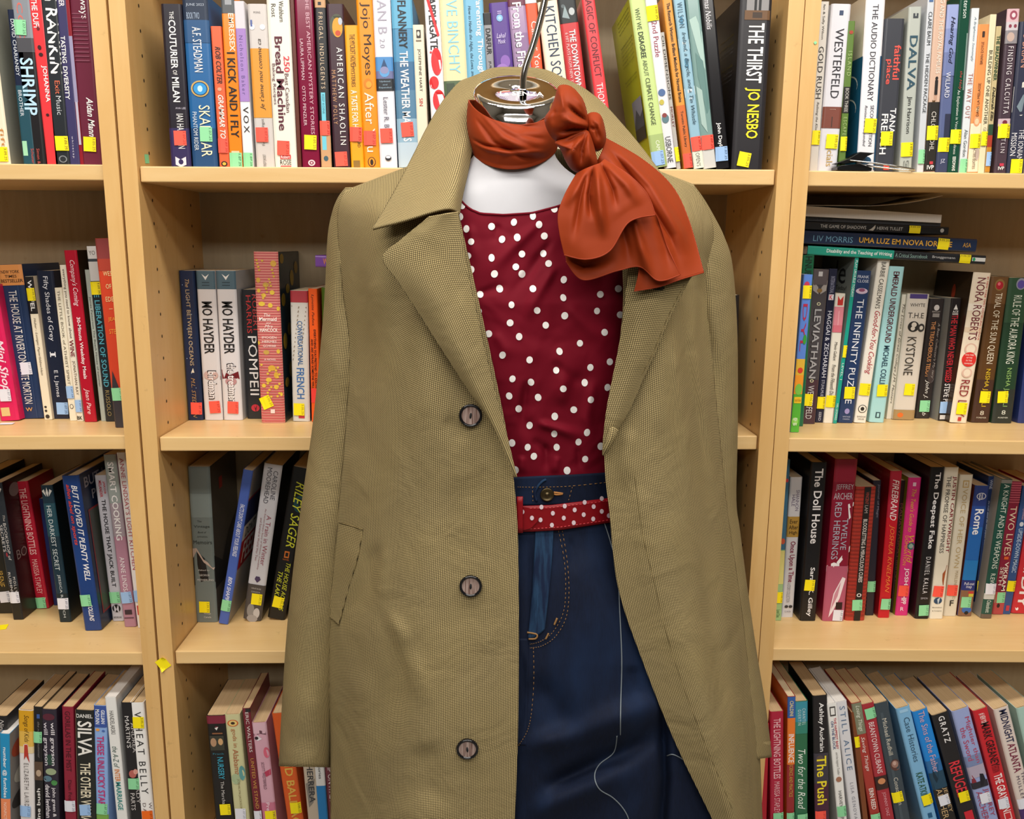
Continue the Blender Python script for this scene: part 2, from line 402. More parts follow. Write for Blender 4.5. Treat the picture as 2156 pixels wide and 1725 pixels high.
B('c', 0, 'stone grey book with ochre band and script', 520, 560, 8, 540, 578, 352, '#cdc6c2', [R(102, 248, '#df9634'), E(57, .2, 6, .14, '#f4f2f4'), E(57, .75, 6, .14, '#f4f2f4'), R(42, 56, '#5868a0', .12, .22), T('PONS', 24, 28, .5, .35, '#5a5452', 'h'), T("Je t'aime moi comme ca", 82, 232, .55, .3, '#3a2c22', 'ui'), T('Francois Pingot', 250, 306, .5, .2, '#6a6462', 'u'), T('ENJOY JACKET', 325, 350, .5, .2, '#5a5450', 'u')], [('r', 552, 284)])
B('c', 0, 'cream recipe book with large maroon lettering', 560, 608, -8, 579, 626, 352, '#ebe7da', [T('Rost', 8, 36, .3, .2, '#4a4440'), T('Washburn', 2, 46, .64, .2, '#4a4440'), T('250', 118, 152, .76, .26, '#d8414e', 'b'), T('Best Canadian', 155, 237, .73, .18, '#5a2a3a'), T('Bread Machine', 77, 275, .44, .34, '#5a1e30', 'b'), T('Baking Recipes', 134, 220, .16, .17, '#5a2a3a'), R(326, 335, '#d63a3e', .26, .74), T('Robert', 327, 334, .5, .4, W_, 'h'), T('ROSE', 337, 347, .5, .5, '#2a2624', 'h'), R(349, 351, '#d63a3e', .26, .74)], [('r', 597, 312)])
B('c', 0, 'thin dark brown book', 610, 618, -8, 627, 635, 352, '#5c2a1c')
B('c', 0, 'glossy raspberry book with two lettered lines', 619, 657, -8, 636, 674, 352, '#7b1a3a', [T('THE BEST AMERICAN MYSTERY STORIES', -10, 283, .7, .2, '#d9aab8'), T('LAURA LIPPMAN', 82, 168, .3, .17, '#e0bcc6'), T('OTTO PENZLER', 181, 265, .3, .17, '#e0bcc6'), E(343, .55, 7, .2, '#e3c6ce'), E(343, .55, 4, .12, '#7b1a3a'), E(343, .55, 2, .06, '#e3c6ce')], [('y', 654, 300)], rough=.16)
B('c', 0, 'black book with tan ends and cyan strip', 661, 685, -8, 677, 698, 352, '#222326', [R(-8, 16, '#c59a70'), R(4, 11, '#222326', .3, .6), T('FRUGAL INDULGENTS', 26, 187, .5, .38, '#d8bfa2', 's'), R(195, 262, '#6ec8dc', .25, .65), T('KEEP KOINE', 199, 240, .45, .2, '#2a5a6a'), R(285, 352, '#c59a70'), R(287, 316, '#6ec8dc', .2, .6), E(334, .5, 6, .22, '#3a5a66')], [('r', 682, 270)])
B('c', 0, 'dark plum book with round yellow picture', 687, 722, 8, 702, 738, 352, '#3e2530', [E(54, .58, 25, .42, '#4c5040'), E(58, .6, 21, .3, '#e89a2c'), E(70, .62, 6, .16, '#c24a2c'), E(45, .78, 8, .12, '#b9c0cc'), T('AMERICAN SHAOLIN', 100, 305, .66, .34, '#f2ece6', 's'), T('MATTHEW POLLY', 148, 262, .26, .24, '#c6936c', 's')], [('r', 719, 335)])
B('c', 0, 'low mustard yellow book', 725, 752, 53, 739, 767, 352, '#f1a41c', [T('THE MYCROFT HOLMES', 72, 140, .55, .4, '#5a3a10'), T('MYSTERIES', 140, 183, .5, .3, '#5a3a10'), T('A TASTE FOR HONEY', 190, 300, .5, .46, '#fbf2dc', 'b'), T('HEARD', 286, 310, .7, .22, '#3a2a10'), R(338, 352, '#8a6a2a', .2, .7)], [('r', 746, 283)])
B('c', 0, 'orange book with curly black lettering', 749, 783, -8, 767, 800, 352, '#ef9014', [T('Jojo Moyes', 5, 158, .52, .62, '#2e1c08'), E(176, .5, 11, .26, '#d87e10'), E(178, .55, 7, .18, '#f0a030'), T('After You', 195, 320, .52, .56, '#fbeeda'), E(341, .5, 11, .25, '#2a1a0a'), E(341, .5, 9.5, .2, '#ef9014'), E(342, .5, 7, .1, '#2a1a0a')], [('r', 779, 291)])
B('c', 0, 'white book with water drop picture', 783, 822, -8, 801, 836, 352, '#e2e2ea', [T('PLAN B', -30, 72, .5, .5, '#a9a4b4'), T('2.0', 82, 101, .45, .28, '#a9a4b4'), R(120, 166, '#4d8cc8'), R(150, 166, '#6a6f9a'), ('P', [(.5, 124), (.68, 142), (.76, 153), (.5, 164), (.22, 153), (.32, 142)], '#2b4a74'), E(152, .5, 11, .28, '#5f9fd6'), E(148, .5, 8, .24, '#8a8cb4'), R(166, 191, '#23272e'), T('Updated', 170, 174, .5, .6, '#9ab8cc', 'h'), T('and', 177, 180, .5, .25, '#9ab8cc', 'h'), T('Expanded', 183, 187, .5, .7, '#9ab8cc', 'h'), T('Lester R. Brown', 205, 300, .5, .28, '#6b6674'), E(333, .5, 6, .18, '#2a2a30'), E(331, .5, 3, .14, '#e2e2ea')], [('r', 814, 286)])
B('c', 0, 'sky blue book with bold black and white capitals', 824, 865, -8, 838, 884, 352, '#4f8fb8', [R(-8, 60, '#62aacd'), R(130, 190, '#3d6c94'), R(190, 250, '#54809f'), R(250, 300, '#8eb0c6'), R(300, 352, '#b9ccda'), T('TIM FLANNERY', -40, 102, .5, .4, '#20242c', 'b'), T('THE WEATHER MAKERS', 108, 298, .5, .4, W_, 'b')], [('r', 858, 273)])
B('c', 0, 'low cream paperback with black and red lettering', 869, 891, 52, 881, 904, 352, '#eddfc6', [T('JOSEPHINE HART', 103, 193, .5, .32, '#2a2420'), T('SIN', 207, 223, .5, .34, '#c43a34'), R(63, 80, '#3a3430', .32, .72), E(71, .5, 5, .12, '#e6dcc8'), R(84, 87, '#8a8070', .25, .75)])
B('c', 0, 'white book splashed with red blots', 893, 923, -8, 913, 945, 352, '#e9e6ea', [T('K.M. APPLEGATE', -50, 105, .5, .52, '#1e1a1c', 'b'), E(130, .6, 30, .36, '#d8262c'), E(174, .35, 14, .32, '#d8262c'), E(212, .62, 24, .42, '#d8262c'), E(300, .4, 30, .4, '#d8262c'), ('P', [(.1, -8), (.3, -8), (.9, 75), (.75, 78)], '#d8262c'), E(110, .25, 2, .08, '#d8262c')])
B('c', 0, 'wide cream book with pale blue capitals', 925, 974, -8, 944, 994, 352, '#eddaac', [T('MAEVE BINCHY', -60, 155, .5, .46, '#8fd0de'), R(170, 352, '#55684a'), R(175, 230, '#3d4a38', .1, .45)])
B('c', 0, 'light blue book with white lettering', 975, 1016, -8, 993, 1035, 352, '#76b4d4', [T('Parenting Through', -8, 158, .72, .34, W_, 'b'), T('How to Handle the Highs, the Lows, and the', 12, 176, .28, .2, '#23485e', 'i')])
B('c', 0, 'narrow grey book with black top', 1017, 1033, 27, 1037, 1054, 352, '#8f8e92', [R(27, 52, '#1e1d20'), T('DARFUR', 60, 115, .5, .62, '#1c1a1c', 'b'), T('JULIE FLINT', 128, 190, .5, .34, '#2a282a')])
B('c', 0, 'bright purple book with white script', 1030, 1068, 5, 1060, 1100, 352, '#573b8c', [R(23, 25, '#b9a8dc', .4, .62), R(27, 29, '#b9a8dc', .4, .62), E(38, .5, 7.5, .17, '#7fb4e6'), E(38, .5, 4, .09, '#a8cdf0'), T('Mook', 82, 92, .5, .4, '#d8ccf0', 'hi'), T('Lahal', 70, 80, .5, .5, '#d8ccf0', 'hi'), E(130, .6, 14, .26, '#8a62b4'), E(143, .4, 9, .3, '#9c74c0')])
B('c', 0, 'shiny lilac book with white outlined lettering', 1068, 1104, -8, 1103, 1140, 352, '#a58bad', [R(-8, 12, '#6f3a4e'), R(20, 60, '#b9a0c0', .1, .5), R(70, 110, '#8d6f98', .5, .95), T('From the First', 5, 152, .47, .56, '#3a2a40', 'b'), T('From the First', 5, 152, .49, .5, '#fbf6fb', 'b')], rough=.15)
B('c', 0, 'slim vermilion book with white edge', 1105, 1128, -8, 1138, 1162, 352, '#e65830', [R(-8, 7, '#dcdcdc'), T('Career Your', 45, 158, .6, .52, '#fbe6da')], pg='w')
B('c', 0, 'ivory book with large navy capitals', 1131, 1173, 2, 1174, 1215, 352, '#efe7cf', [T('KITCHEN SOUP', 14, 190, .55, .52, '#2a3a58')])
B('c', 0, 'red book with black picture top', 1173, 1211, -8, 1216, 1254, 352, '#c6363a', [R(-8, 48, '#262a2c'), ('P', [(.15, 35), (.35, 10), (.55, 40)], '#8fa0a4'), E(25, .7, 8, .16, '#b9bec0'), E(12, .25, 4, .1, '#5a6468'), T('THE DOWNTOWN', 63, 186, .6, .34, W_, 'b'), T('6 HIT PLAYS FROM NEW YORK', 68, 190, .28, .16, '#f0c9c8')])
B('c', 0, 'coral red book with dark thin capitals', 1224, 1251, -8, 1272, 1299, 352, '#e8424a', [T('MAGIC OF CONFLICT', -14, 162, .5, .5, '#5a1220'), T('THOMAS', 175, 240, .5, .5, '#fbe8e8')], side='#d9bcae')
B('c', 0, 'lime green book showing its printed board', 1324, 1357, -8, 1374, 1406, 352, '#c6da8c', [T('WHY WE', 17, 62, .4, .3, '#4e5a38'), T('DISAGREE', 67, 122, .42, .34, '#2e3822', 'b'), T('ABOUT', 126, 160, .44, .28, '#5e6a48'), T('CLIMATE CHANGE', 164, 263, .46, .3, '#3e482e'), R(283, 352, '#a9bd78'), T('CAMBRIDGE', 296, 350, .55, .24, '#eef2e0')], [('b', 1384, 333)], side='#b6bd14', Y=.006, D=.16,
  si=[T(s, y, y + 5, .62, w, '#4a4a10', 'h') for s, y, w in (('climate change is not simply a fact waiting', 4, .6), ('for a solution it is an idea that takes', 13, .58), ('shape as it travels across cultures and', 22, .6), ('history with many different meanings that', 31, .57), ('The book draws on the work of more than', 62, .6), ('twenty years of research and explains why', 71, .58), ('people see the same evidence and differ', 80, .6), ('about its meaning and about what to do', 89, .55), ('with examples from science economics', 98, .6), ('and from the study of faith and politics', 107, .56), ('Praise for the author and his lectures', 140, .6), ('on the making of the modern climate', 149, .54))] + [R(195, 285, '#8e94a8', .5, .95), ('P', [(.5, 250), (.66, 215), (.8, 235), (.95, 225), (.95, 285), (.5, 285)], '#4a5260'), R(258, 285, '#3a3a34', .5, .95)])
B('c', 0, 'white book with maroon and grey lettering', 1358, 1381, -8, 1398, 1426, 355, '#e3e3e9', [T('2nd Puzzle', 45, 120, .55, .44, '#9a3a52'), E(195, .5, 8, .3, '#4d6a9a'), E(215, .4, 6, .2, '#c2b44a'), E(250, .55, 10, .3, '#5a7a84'), E(243, .5, 5, .2, '#8a3a3a'), T('USBORNE', 288, 342, .55, .46, '#3c3a42')], [('y', 1365, 28)], Y=.01, rough=.15)
B('c', 0, 'narrow grey book with dark title', 1389, 1399, 68, 1425, 1433, 355, '#b4b0a9', [T('Oli DIMENSIONS', 75, 210, .5, .55, '#2a2826'), T('MORLEY', 225, 268, .5, .55, '#7a2a34')], [('y', 1427, 325)], Y=.014)
B('c', 0, 'slim amber book with small black lettering', 1394, 1413, -8, 1440, 1460, 355, '#df963a', [R(222, 355, '#d06a2a'), T('The Research Virtuoso: Brilliant Methods for Normal Brains', 6, 215, .55, .36, '#2a1c0e', 'b'), T('Toronto Public Library', 234, 310, .5, .36, '#2a1c0e', 'b')], [('r', 1452, 343)], Y=.012)
B('c', 0, 'pale blue wave patterned book', 1417, 1440, -8, 1461, 1483, 355, '#92b9cc', [('P', [(.0, 40), (.5, 34), (1, 42), (1, 56), (.5, 50), (0, 60)], '#4f88a8'), ('P', [(.0, 80), (.5, 90), (1, 84), (1, 104), (.5, 108), (0, 100)], '#dfeaee'), ('P', [(.0, 130), (.5, 122), (1, 132), (1, 150), (.5, 142), (0, 148)], '#5c93b0'), ('P', [(.0, 185), (.5, 190), (1, 182), (1, 200), (.5, 210), (0, 204)], '#e3ecef'), T('WILSON', 5, 58, .5, .5, '#3a5a6e', 's'), T('Ireland, a Bicycle, and a Tin Whistle', 68, 262, .52, .46, '#2a4858', 'i'), R(318, 355, '#e6e6d2'), T("OPEN'S", 322, 350, .5, .4, '#3a3a36')], [('r', 1466, 303)], Y=.012)
B('c', 0, 'sea green book patterned with large leaves', 1441, 1474, -8, 1483, 1507, 355, '#7d9c98', [('P', [(.1, 40), (.6, 34), (.95, 70), (.9, 150), (.5, 110)], '#a9c4bc'), ('P', [(.3, 110), (.8, 130), (.95, 230), (.7, 240), (.3, 160)], '#5f8480'), ('P', [(.1, 180), (.5, 190), (.6, 280), (.2, 260)], '#a3bdb6'), R(315, 355, '#cfcdc8')], [('r', 1494, 300)], Y=.012, rough=.15)
B('c', 0, 'glossy black book with white script', 1476, 1502, -8, 1507, 1538, 355, '#1b1a1d', [T('Thomas Nobilis', -25, 62, .45, .4, '#e6e2e6', 'i'), T('John Daylog', 258, 320, .45, .36, W_, 'b')], [('b', 1517, 324)], Y=.012, rough=.18)
B('c', 0, 'thick black book with white and yellow capitals', 1560, 1627, -10, 1540, 1605, 356, '#262428', [R(-10, 22, '#8d8a8a', .2, .9), R(-10, 30, '#19181a', .44, .52), R(-10, 30, '#19181a', .58, .66), R(22, 42, '#6a4a2c', .15, .95), R(26, 38, '#3a2a1e', .4, .7), T('THE THIRST', 49, 175, .55, .5, W_, 'b'), T('JO NESBO', 185, 292, .53, .5, '#f6e227', 'b')], [('y', 1566, 336, -10)], Y=.008, side='#1c1a1c',
  si=[T(s, y, y + 5, .6, .5, '#6a5a18' if k else '#6c6a6c', 'h') for s, y, k in (('Number one bestseller', 60, 1), ('A NEW CASE', 78, 1), ('with the detective back', 90, 0), ('in the hunt for a killer', 98, 0), ('CHILLING', 128, 1), ('the tension builds page by page', 140, 0), ('until the final twist', 148, 0), ('a dark and gripping story', 158, 0))])
# ---- top shelf, last bookcase
B('r', 0, 'tall grey white book beside the upright', 1729, 1746, 3, 1704, 1722, 358, '#d6d0c7', [T('Ian & Sally Wilson', 10, 83, .42, .34, '#3a3632'), T('GOLD RUSH', 98, 208, .42, .62, '#2a2624'), T('Reliving the Klondike', 215, 292, .42, .36, '#4a4642', 'i')], [('y', 1714, 290)], rough=.2)
B('r', 0, 'white book with thin tall capitals and portrait', 1751, 1794, 8, 1723, 1761, 358, '#dbdae1', [R(22, 32, '#3a4a6a', .42, .62), T('WESTERFELD', 60, 207, .52, .44, '#2a2830'), R(225, 270, '#7c4336'), ('P', [(.0, 270), (.0, 245), (.35, 230), (.65, 230), (1, 250), (1, 270)], '#dcc0b2'), R(246, 268, '#4a342e', .48, .53), T('Specials', 285, 350, .5, .44, '#c3a25e')], [('y', 1751, 298)])
B('r', 0, 'slim olive green book with black band', 1788, 1800, 44, 1764, 1780, 356, '#5d7b34', [E(68, .5, 4, .3, '#a8402c'), T('ISLAND', 108, 160, .55, .55, '#a9bf7c', 's'), R(183, 238, '#1d1c1c'), T('BOOK THREE', 186, 236, .5, .5, '#c9c4bc'), T('ESCAPE', 247, 285, .5, .5, '#a9bf7c', 's')], [('y', 1777, 303)])
B('r', 0, 'tall white book with serious dark capitals', 1826, 1865, -12, 1802, 1843, 358, '#e8e6ea', [T('THE AUDIO DICTIONARY', 9, 213, .5, .3, '#2c2e3a'), T('SECOND EDITION', 222, 308, .64, .18, '#3a3c48'), T('Revised and expanded', 222, 308, .3, .18, '#3a3c48', 'i'), R(118, 358, '#1d4f72', .9, 1), E(338, .45, 9, .3, '#1d4f72')], [('y', 1832, 265)], side='#e2d8c2', rough=.2,
  si=[R(118, 358, '#185a7c'), E(175, .72, 26, .2, '#e6e4de'), E(178, .72, 26, .19, '#185a7c'), E(225, .72, 26, .2, '#e6e4de'), E(228, .72, 26, .19, '#185a7c')])
B('r', 0, 'slate grey book with red lowercase lettering', 1864, 1906, 39, 1841, 1881, 360, '#3c3e46', [T('faithful', 95, 168, .74, .34, '#e4554a', 'b'), T('place', 125, 178, .34, .34, '#e4554a', 'b'), T('TANA', 228, 282, .74, .3, W_, 'b'), T('FRENCH', 240, 325, .34, .34, W_, 'b'), R(348, 358, '#d04a40', .45, .75)], [('y', 1866, 292)])
B('r', 0, 'sage grey book with bold teal capitals', 1914, 1942, 14, 1894, 1919, 360, '#b4b9b1', [R(28, 38, '#3a4046', .35, .75), R(28, 34, '#b4b9b1', .5, .6), T('DALVA', 75, 190, .5, .62, '#2c4f60', 'b'), T('Jim Harrison', 203, 281, .45, .42, '#2a2c2e'), T('0 671', 338, 354, .5, .45, '#5a5e5c', 'h')], [('y', 1908, 315)])
B('r', 0, 'pale grey blue slim book with small capitals', 1955, 1968, -12, 1930, 1945, 361, '#ccd0d6', [R(-12, 4, '#4a6a9c', .2, .8), T('CLAIRE BAUM', 25, 95, .5, .55, '#34383e'), T('THE HIDDEN PACKAGE', 112, 238, .5, .5, '#34383e')], [('g', 1937, 330)])
B('r', 0, 'peach book with small standing figure', 1971, 1995, -12, 1945, 1970, 361, '#d5b49f', [R(215, 361, '#26221e'), ('P', [(0, 205), (.4, 212), (1, 208), (1, 225), (0, 225)], '#6a4a2a'), T('LIVING AND THE ROYAL FAMILIES', -30, 155, .6, .34, '#f3e6da'), E(165, .55, 4, .12, '#1e1a1a'), R(169, 200, '#1e1a1a', .42, .68), R(200, 212, '#c49a80', .44, .5), R(200, 212, '#c49a80', .58, .64), T('CHLOE KOHL', 235, 318, .5, .4, '#d9d2ca'), R(340, 346, '#c23a44', .4, .7), T('IVP', 348, 357, .5, .6, W_, 'hb')], [('y', 1959, 280)], rough=.2)
B('r', 0, 'dusk blue book with dark bold italics', 1996, 2020, 9, 1970, 1995, 362, '#5b6690', [R(9, 60, '#96a2d0'), R(60, 110, '#828fc0'), R(110, 160, '#6d79a8'), R(240, 290, '#2c3048', .45, .95), R(290, 362, '#3a4160'), T('Hearing God', 35, 135, .5, .46, '#1e2440', 'bi'), T('WILLARD', 152, 206, .45, .4, '#dfe0ec'), T('JZ', 335, 345, .5, .4, '#c9cce0', 'h')], [('y', 1987, 305)])
B('r', 0, 'dark green book with fine white lettering', 2022, 2046, -12, 1995, 2018, 362, '#1f4a3a', [T('Peterson', -12, 38, .55, .4, '#dfe8e0'), R(70, 190, '#7d938a', .8, .95), T('the Holy', 150, 190, .55, .3, '#b04a44', 'i'), T('An Exploration in Vocational Holiness', 190, 325, .45, .32, '#d5ded6'), T('EERDMANS', 330, 360, .5, .3, '#e2e8e2', 'b')], [('y', 2013, 288)], rough=.15)
B('r', 0, 'white book with spaced rust capitals', 2047, 2063, 17, 2019, 2035, 362, '#dde2e5', [T('A Brightness Seemingly', 35, 130, .5, .34, '#7a8a94', 'i'), T('THE WAY OUT', 155, 250, .5, .6, '#b0685c', 's'), T('Alan Gordon', 273, 330, .5, .44, '#5a6468')], [('g', 2025, 355)], rough=.15)
B('r', 0, 'orange and cream low book', 2061, 2083, 51, 2036, 2060, 362, '#ec9455', [R(260, 362, '#efe1c2'), ('P', [(0, 235), (.5, 225), (1, 215), (1, 262), (0, 262)], '#f0c08c'), E(255, .5, 12, .3, '#e2a070'), E(256, .5, 7, .18, '#f0c9a0'), R(66, 78, '#3a2c24', .4, .62), T('BRIAN DOYLE', 88, 135, .5, .24, '#4a3022', 'u'), T('DANS LA MELASSE', 175, 245, .5, .24, '#4a3022', 'u'), E(325, .75, 14, .2, '#c2aea0'), T('ACTES EDITES', 310, 356, .5, .24, '#6a5a4a')], [('y', 2053, 297)])
B('r', 0, 'cream book with long dark capitals', 2085, 2100, 30, 2060, 2072, 362, '#e6dab6', [T('BUILDING UP ONE ANOTHER', 106, 262, .5, .55, '#4a4434'), T('GENE GETZ', 268, 310, .5, .45, '#a8a08a')], [('y', 2074, 292)])
B('r', 0, 'narrow tan book with dark green capitals', 2099, 2109, 55, 2073, 2084, 362, '#c6b487', [T('THE BREADWINNER', 75, 170, .5, .7, '#1f4a30', 'b'), T('Deborah Ellis', 183, 255, .5, .6, '#3a3424', 'bi'), R(262, 285, '#2a4a34'), R(285, 310, '#a83a24'), R(310, 362, '#c2862c')], [('b', 2080, 335)])
B('r', 0, 'plum book with patterned bands and portrait', 2122, 2148, 18, 2093, 2119, 362, '#4a3a44', [R(18, 46, '#d3aeb4'), E(32, .5, 10, .3, '#9a4a5c'), E(32, .5, 5, .15, '#e6d0d2'), R(46, 64, '#c9c0c4'), E(55, .3, 4, .12, '#8a3a4c'), E(55, .7, 4, .12, '#8a3a4c'), R(64, 92, '#8a8488'), E(78, .4, 10, .3, '#c2a89c'), T('FINDING CALCUTTA', 98, 240, .5, .42, '#e0d8da', 's'), R(250, 266, '#c9b0b8'), E(258, .5, 5, .2, '#7a2a3c'), T('KATLIN', 272, 322, .5, .34, '#d0c8cc', 's'), R(344, 350, '#c23a50', .35, .7), T('IVP', 351, 358, .5, .5, W_, 'hb')], [('y', 2108, 276)])
B('r', 0, 'dark slate book with ship painting panel', 2149, 2187, 45, 2120, 2157, 364, '#33364a', [T("O'BRIAN", 68, 142, .42, .42, '#c28a78'), ('P', [(0, 182), (.5, 172), (1, 182), (1, 232), (.5, 244), (0, 236)], '#d8d2c8'), ('P', [(.2, 225), (.5, 200), (.9, 190), (1, 230), (.4, 236)], '#7a8a94'), T('THE IONIAN', 272, 338, .62, .3, '#e2e0e4'), T('MISSION', 280, 328, .22, .3, '#e2e0e4')], [('y', 2139, 350)])
# ---- second shelf, first bookcase
B('l', 1, 'hot pink book with white script', -50, -8, 600, 1, 40, 887, '#d91f5a', [T('Mini Shop', 715, 825, .6, .55, '#f6dce6', 'bi'), R(858, 876, '#e0c080', .15, .6)], [('w', 12, 832)])
B('l', 1, 'navy book with orange bestseller band', -8, 46, 557, 45, 90, 882, '#22365a', [R(557, 601, '#dd9250'), T('NEW YORK', 569, 576, .5, .78, '#3a2214', 'hb'), T('TIMES', 579, 585, .5, .5, '#3a2214', 'hb'), T('BESTSELLER', 588, 595, .52, .92, '#3a2214', 'hb'), T('THE HOUSE AT RIVERTON', 612, 766, .48, .34, '#e6e2dc'), T('KATE MORTON', 775, 850, .48, .34, '#e6e2dc'), T('W', 858, 866, .45, .3, '#d9a05c', 'hb'), R(601, 882, '#3c5178', .74, .76)], [('w', 56, 776)])
B('l', 1, 'cream book with black top, tipped sticker', 52, 69, 582, 93, 110, 884, '#eee2c8', [R(582, 661, '#1d1b1c'), T('WERFEL', 590, 655, .5, .5, W_, 'b'), T('Huber - Lustiges Papierfaltbuchlein', 670, 790, .5, .36, '#6a5c48', 'i'), E(857, .4, 3, .16, '#3a3430'), E(865, .4, 3, .16, '#3a3430'), E(877, .5, 5, .26, '#3a3430')], [('y', 61, 620)])
B('l', 1, 'dark navy book with white serif lettering', 75, 111, 570, 112, 146, 882, '#1b2236', [T('Fifty Shades of Grey', 582, 718, .48, .36, '#e6e6ec'), R(744, 749, '#e6e6ec', .3, .6), R(741, 752, '#e6e6ec', .28, .33), R(741, 752, '#e6e6ec', .57, .62), T('E L James', 780, 836, .48, .3, '#d9dae2')], [('b', 133, 860)])
B('l', 1, 'small ivory book with faint capitals', 114, 130, 606, 147, 162, 886, '#ece3cc', [T('THE LITTLE BOOK of ATHEIST SPIRIT', 612, 810, .5, .34, '#6a6250'), E(856, .5, 6, .26, '#4a4438'), E(856, .5, 4.5, .19, '#ece3cc')], [('b', 149, 826)])
B('l', 1, 'cream book with maroon word on spine', 125, 139, 558, 162, 176, 887, '#eee4d0', [T('everything you need to know about', 567, 713, .5, .5, '#4a3c34'), T('WINE', 716, 752, .5, .62, '#7a2434', 'b'), T('JONATHAN RAY', 760, 832, .5, .5, '#6a5c50'), T('BK', 876, 884, .5, .8, '#1c1a1a', 'hb')], [('b', 169, 855)])
B('l', 1, 'crimson cookbook with white script', 134, 160, 527, 177, 204, 889, '#b4122c', [T("Company's", 548, 602, .52, .5, '#f6dadc', 'i'), T('Coming', 606, 645, .52, .5, '#f6dadc', 'i'), T('30-Minute Weekday Meals', 668, 798, .5, .36, '#fbeaea', 'b'), T('Jean Pare', 818, 872, .5, .46, '#f6dadc', 'i')], side='#3c2a1a', si=[E(580 + 30 * i, .3 + .2 * (i % 3), 14, .14, '#6a4a2a') for i in range(9)])
B('l', 1, 'thin pale grey green book', 178, 188, 568, 213, 223, 887, '#a9b0a5', [T('James Patterson The Beach House of summer', 625, 815, .5, .5, '#4a504a')])
B('l', 1, 'black book with white top and teal capitals', 181, 203, 518, 223, 243, 888, '#22262a', [R(518, 545, '#dcdad6'), T('YO', 528, 537, .5, .6, '#3a3a3a', 'h'), R(545, 551, '#3a4048'), R(551, 592, '#d2d0cc'), T('THE LIBERATION OF SOUND', 595, 815, .5, .52, '#4fa2b4', 'b'), T('RUSSOLO', 822, 876, .5, .4, '#9a8a5a')], [('y', 206, 607)])
B('l', 1, 'orange red book with stacked yellow letters', 199, 237, 502, 242, 280, 901, '#d5472b', [R(502, 545, '#8e3c3a'), R(545, 570, '#b2402e'), T('WEST', 571, 581, .58, .62, '#f0d89a', 'h'), T('OF', 598, 608, .5, .3, '#f0d89a', 'h'), T('EDEN', 625, 635, .58, .62, '#f0d89a', 'h'), R(650, 651, '#f0d89a', .4, .6), T('JEAN', 668, 678, .58, .58, '#f0a03c', 'h'), T('STEIN', 693, 703, .58, .6, '#f0a03c', 'h'), R(825, 901, '#38343a'), ('P', [(.05, 826), (.2, 780), (.35, 800), (.55, 826)], '#38343a'), ('P', [(.75, 826), (.9, 770), (1, 800), (1, 826)], '#38343a')], [('g', 244, 830)])
# ---- second shelf, middle bookcase
B('c', 1, 'midnight blue book with tan serif lettering', 376, 408, 570, 396, 428, 885, '#1b2a4a', [T('The', 588, 605, .5, .26, '#c9a878', 'i'), T('LIGHT BETWEEN OCEANS', 610, 770, .5, .26, '#c9b08a'), ('P', [(.4, 785), (.55, 775), (.62, 785)], '#e6dcc8'), T('M.L. STEDMAN', 796, 880, .5, .26, '#b08a58', 'i')] + [E(600 + 31 * i, .2 + .6 * ((i * 7) % 5) / 5, 1.2, .025, '#9ab0d0') for i in range(9)], [('r', 414, 860)])
B('c', 1, 'white book with slate top and smeared title', 413, 450, 570, 430, 470, 885, '#d9d3d3', [R(570, 609, '#4d6470'), ('P', [(.3, 577), (.5, 583), (.7, 577), (.5, 590)], '#e6e2de'), R(594, 596, '#2e3e48', .3, .7), R(600, 602, '#2e3e48', .3, .7), T('MO HAYDER', 635, 745, .5, .56, '#1c1a1c', 'b'), ('P', [(0, 794), (.5, 788), (1, 792), (1, 800), (.5, 802), (0, 800)], '#8a5a54'), E(790, .5, 12, .4, '#c9a9a2'), T('birdman', 780, 841, .55, .5, '#3a3234', 'b'), T('birdman', 782, 839, .55, .4, '#f2ecec', 'b')], [('r', 453, 857)])
B('c', 1, 'white book with slate top and red bow', 454, 495, 570, 471, 511, 885, '#dad5d6', [R(570, 609, '#4d6470'), ('P', [(.3, 577), (.5, 583), (.7, 577), (.5, 590)], '#e6e2de'), R(594, 596, '#2e3e48', .3, .7), R(600, 602, '#2e3e48', .3, .7), T('MO HAYDER', 635, 745, .5, .56, '#1c1a1c', 'b'), ('P', [(.02, 778), (.45, 790), (.9, 782), (.95, 798), (.5, 796), (.05, 798)], '#6e1620'), E(803, .5, 10, .3, '#b98a8c'), T('the treatment', 764, 855, .55, .5, '#3a3234', 'b'), T('the treatment', 766, 853, .55, .4, '#f4eeee', 'b')], [('r', 491, 858)])
B('c', 1, 'black book with red and white capitals', 508, 541, 610, 520, 555, 882, '#25262a', [T('ROBERT', 620, 700, .8, .3, '#c23434'), T('HARRIS', 622, 702, .42, .3, '#c23434'), T('POMPEII', 708, 832, .55, .55, '#e6e2e0'), E(859, .55, 9, .26, '#c22a3c'), ('P', [(.45, 853), (.55, 860), (.65, 852), (.58, 868)], '#3a1418')])
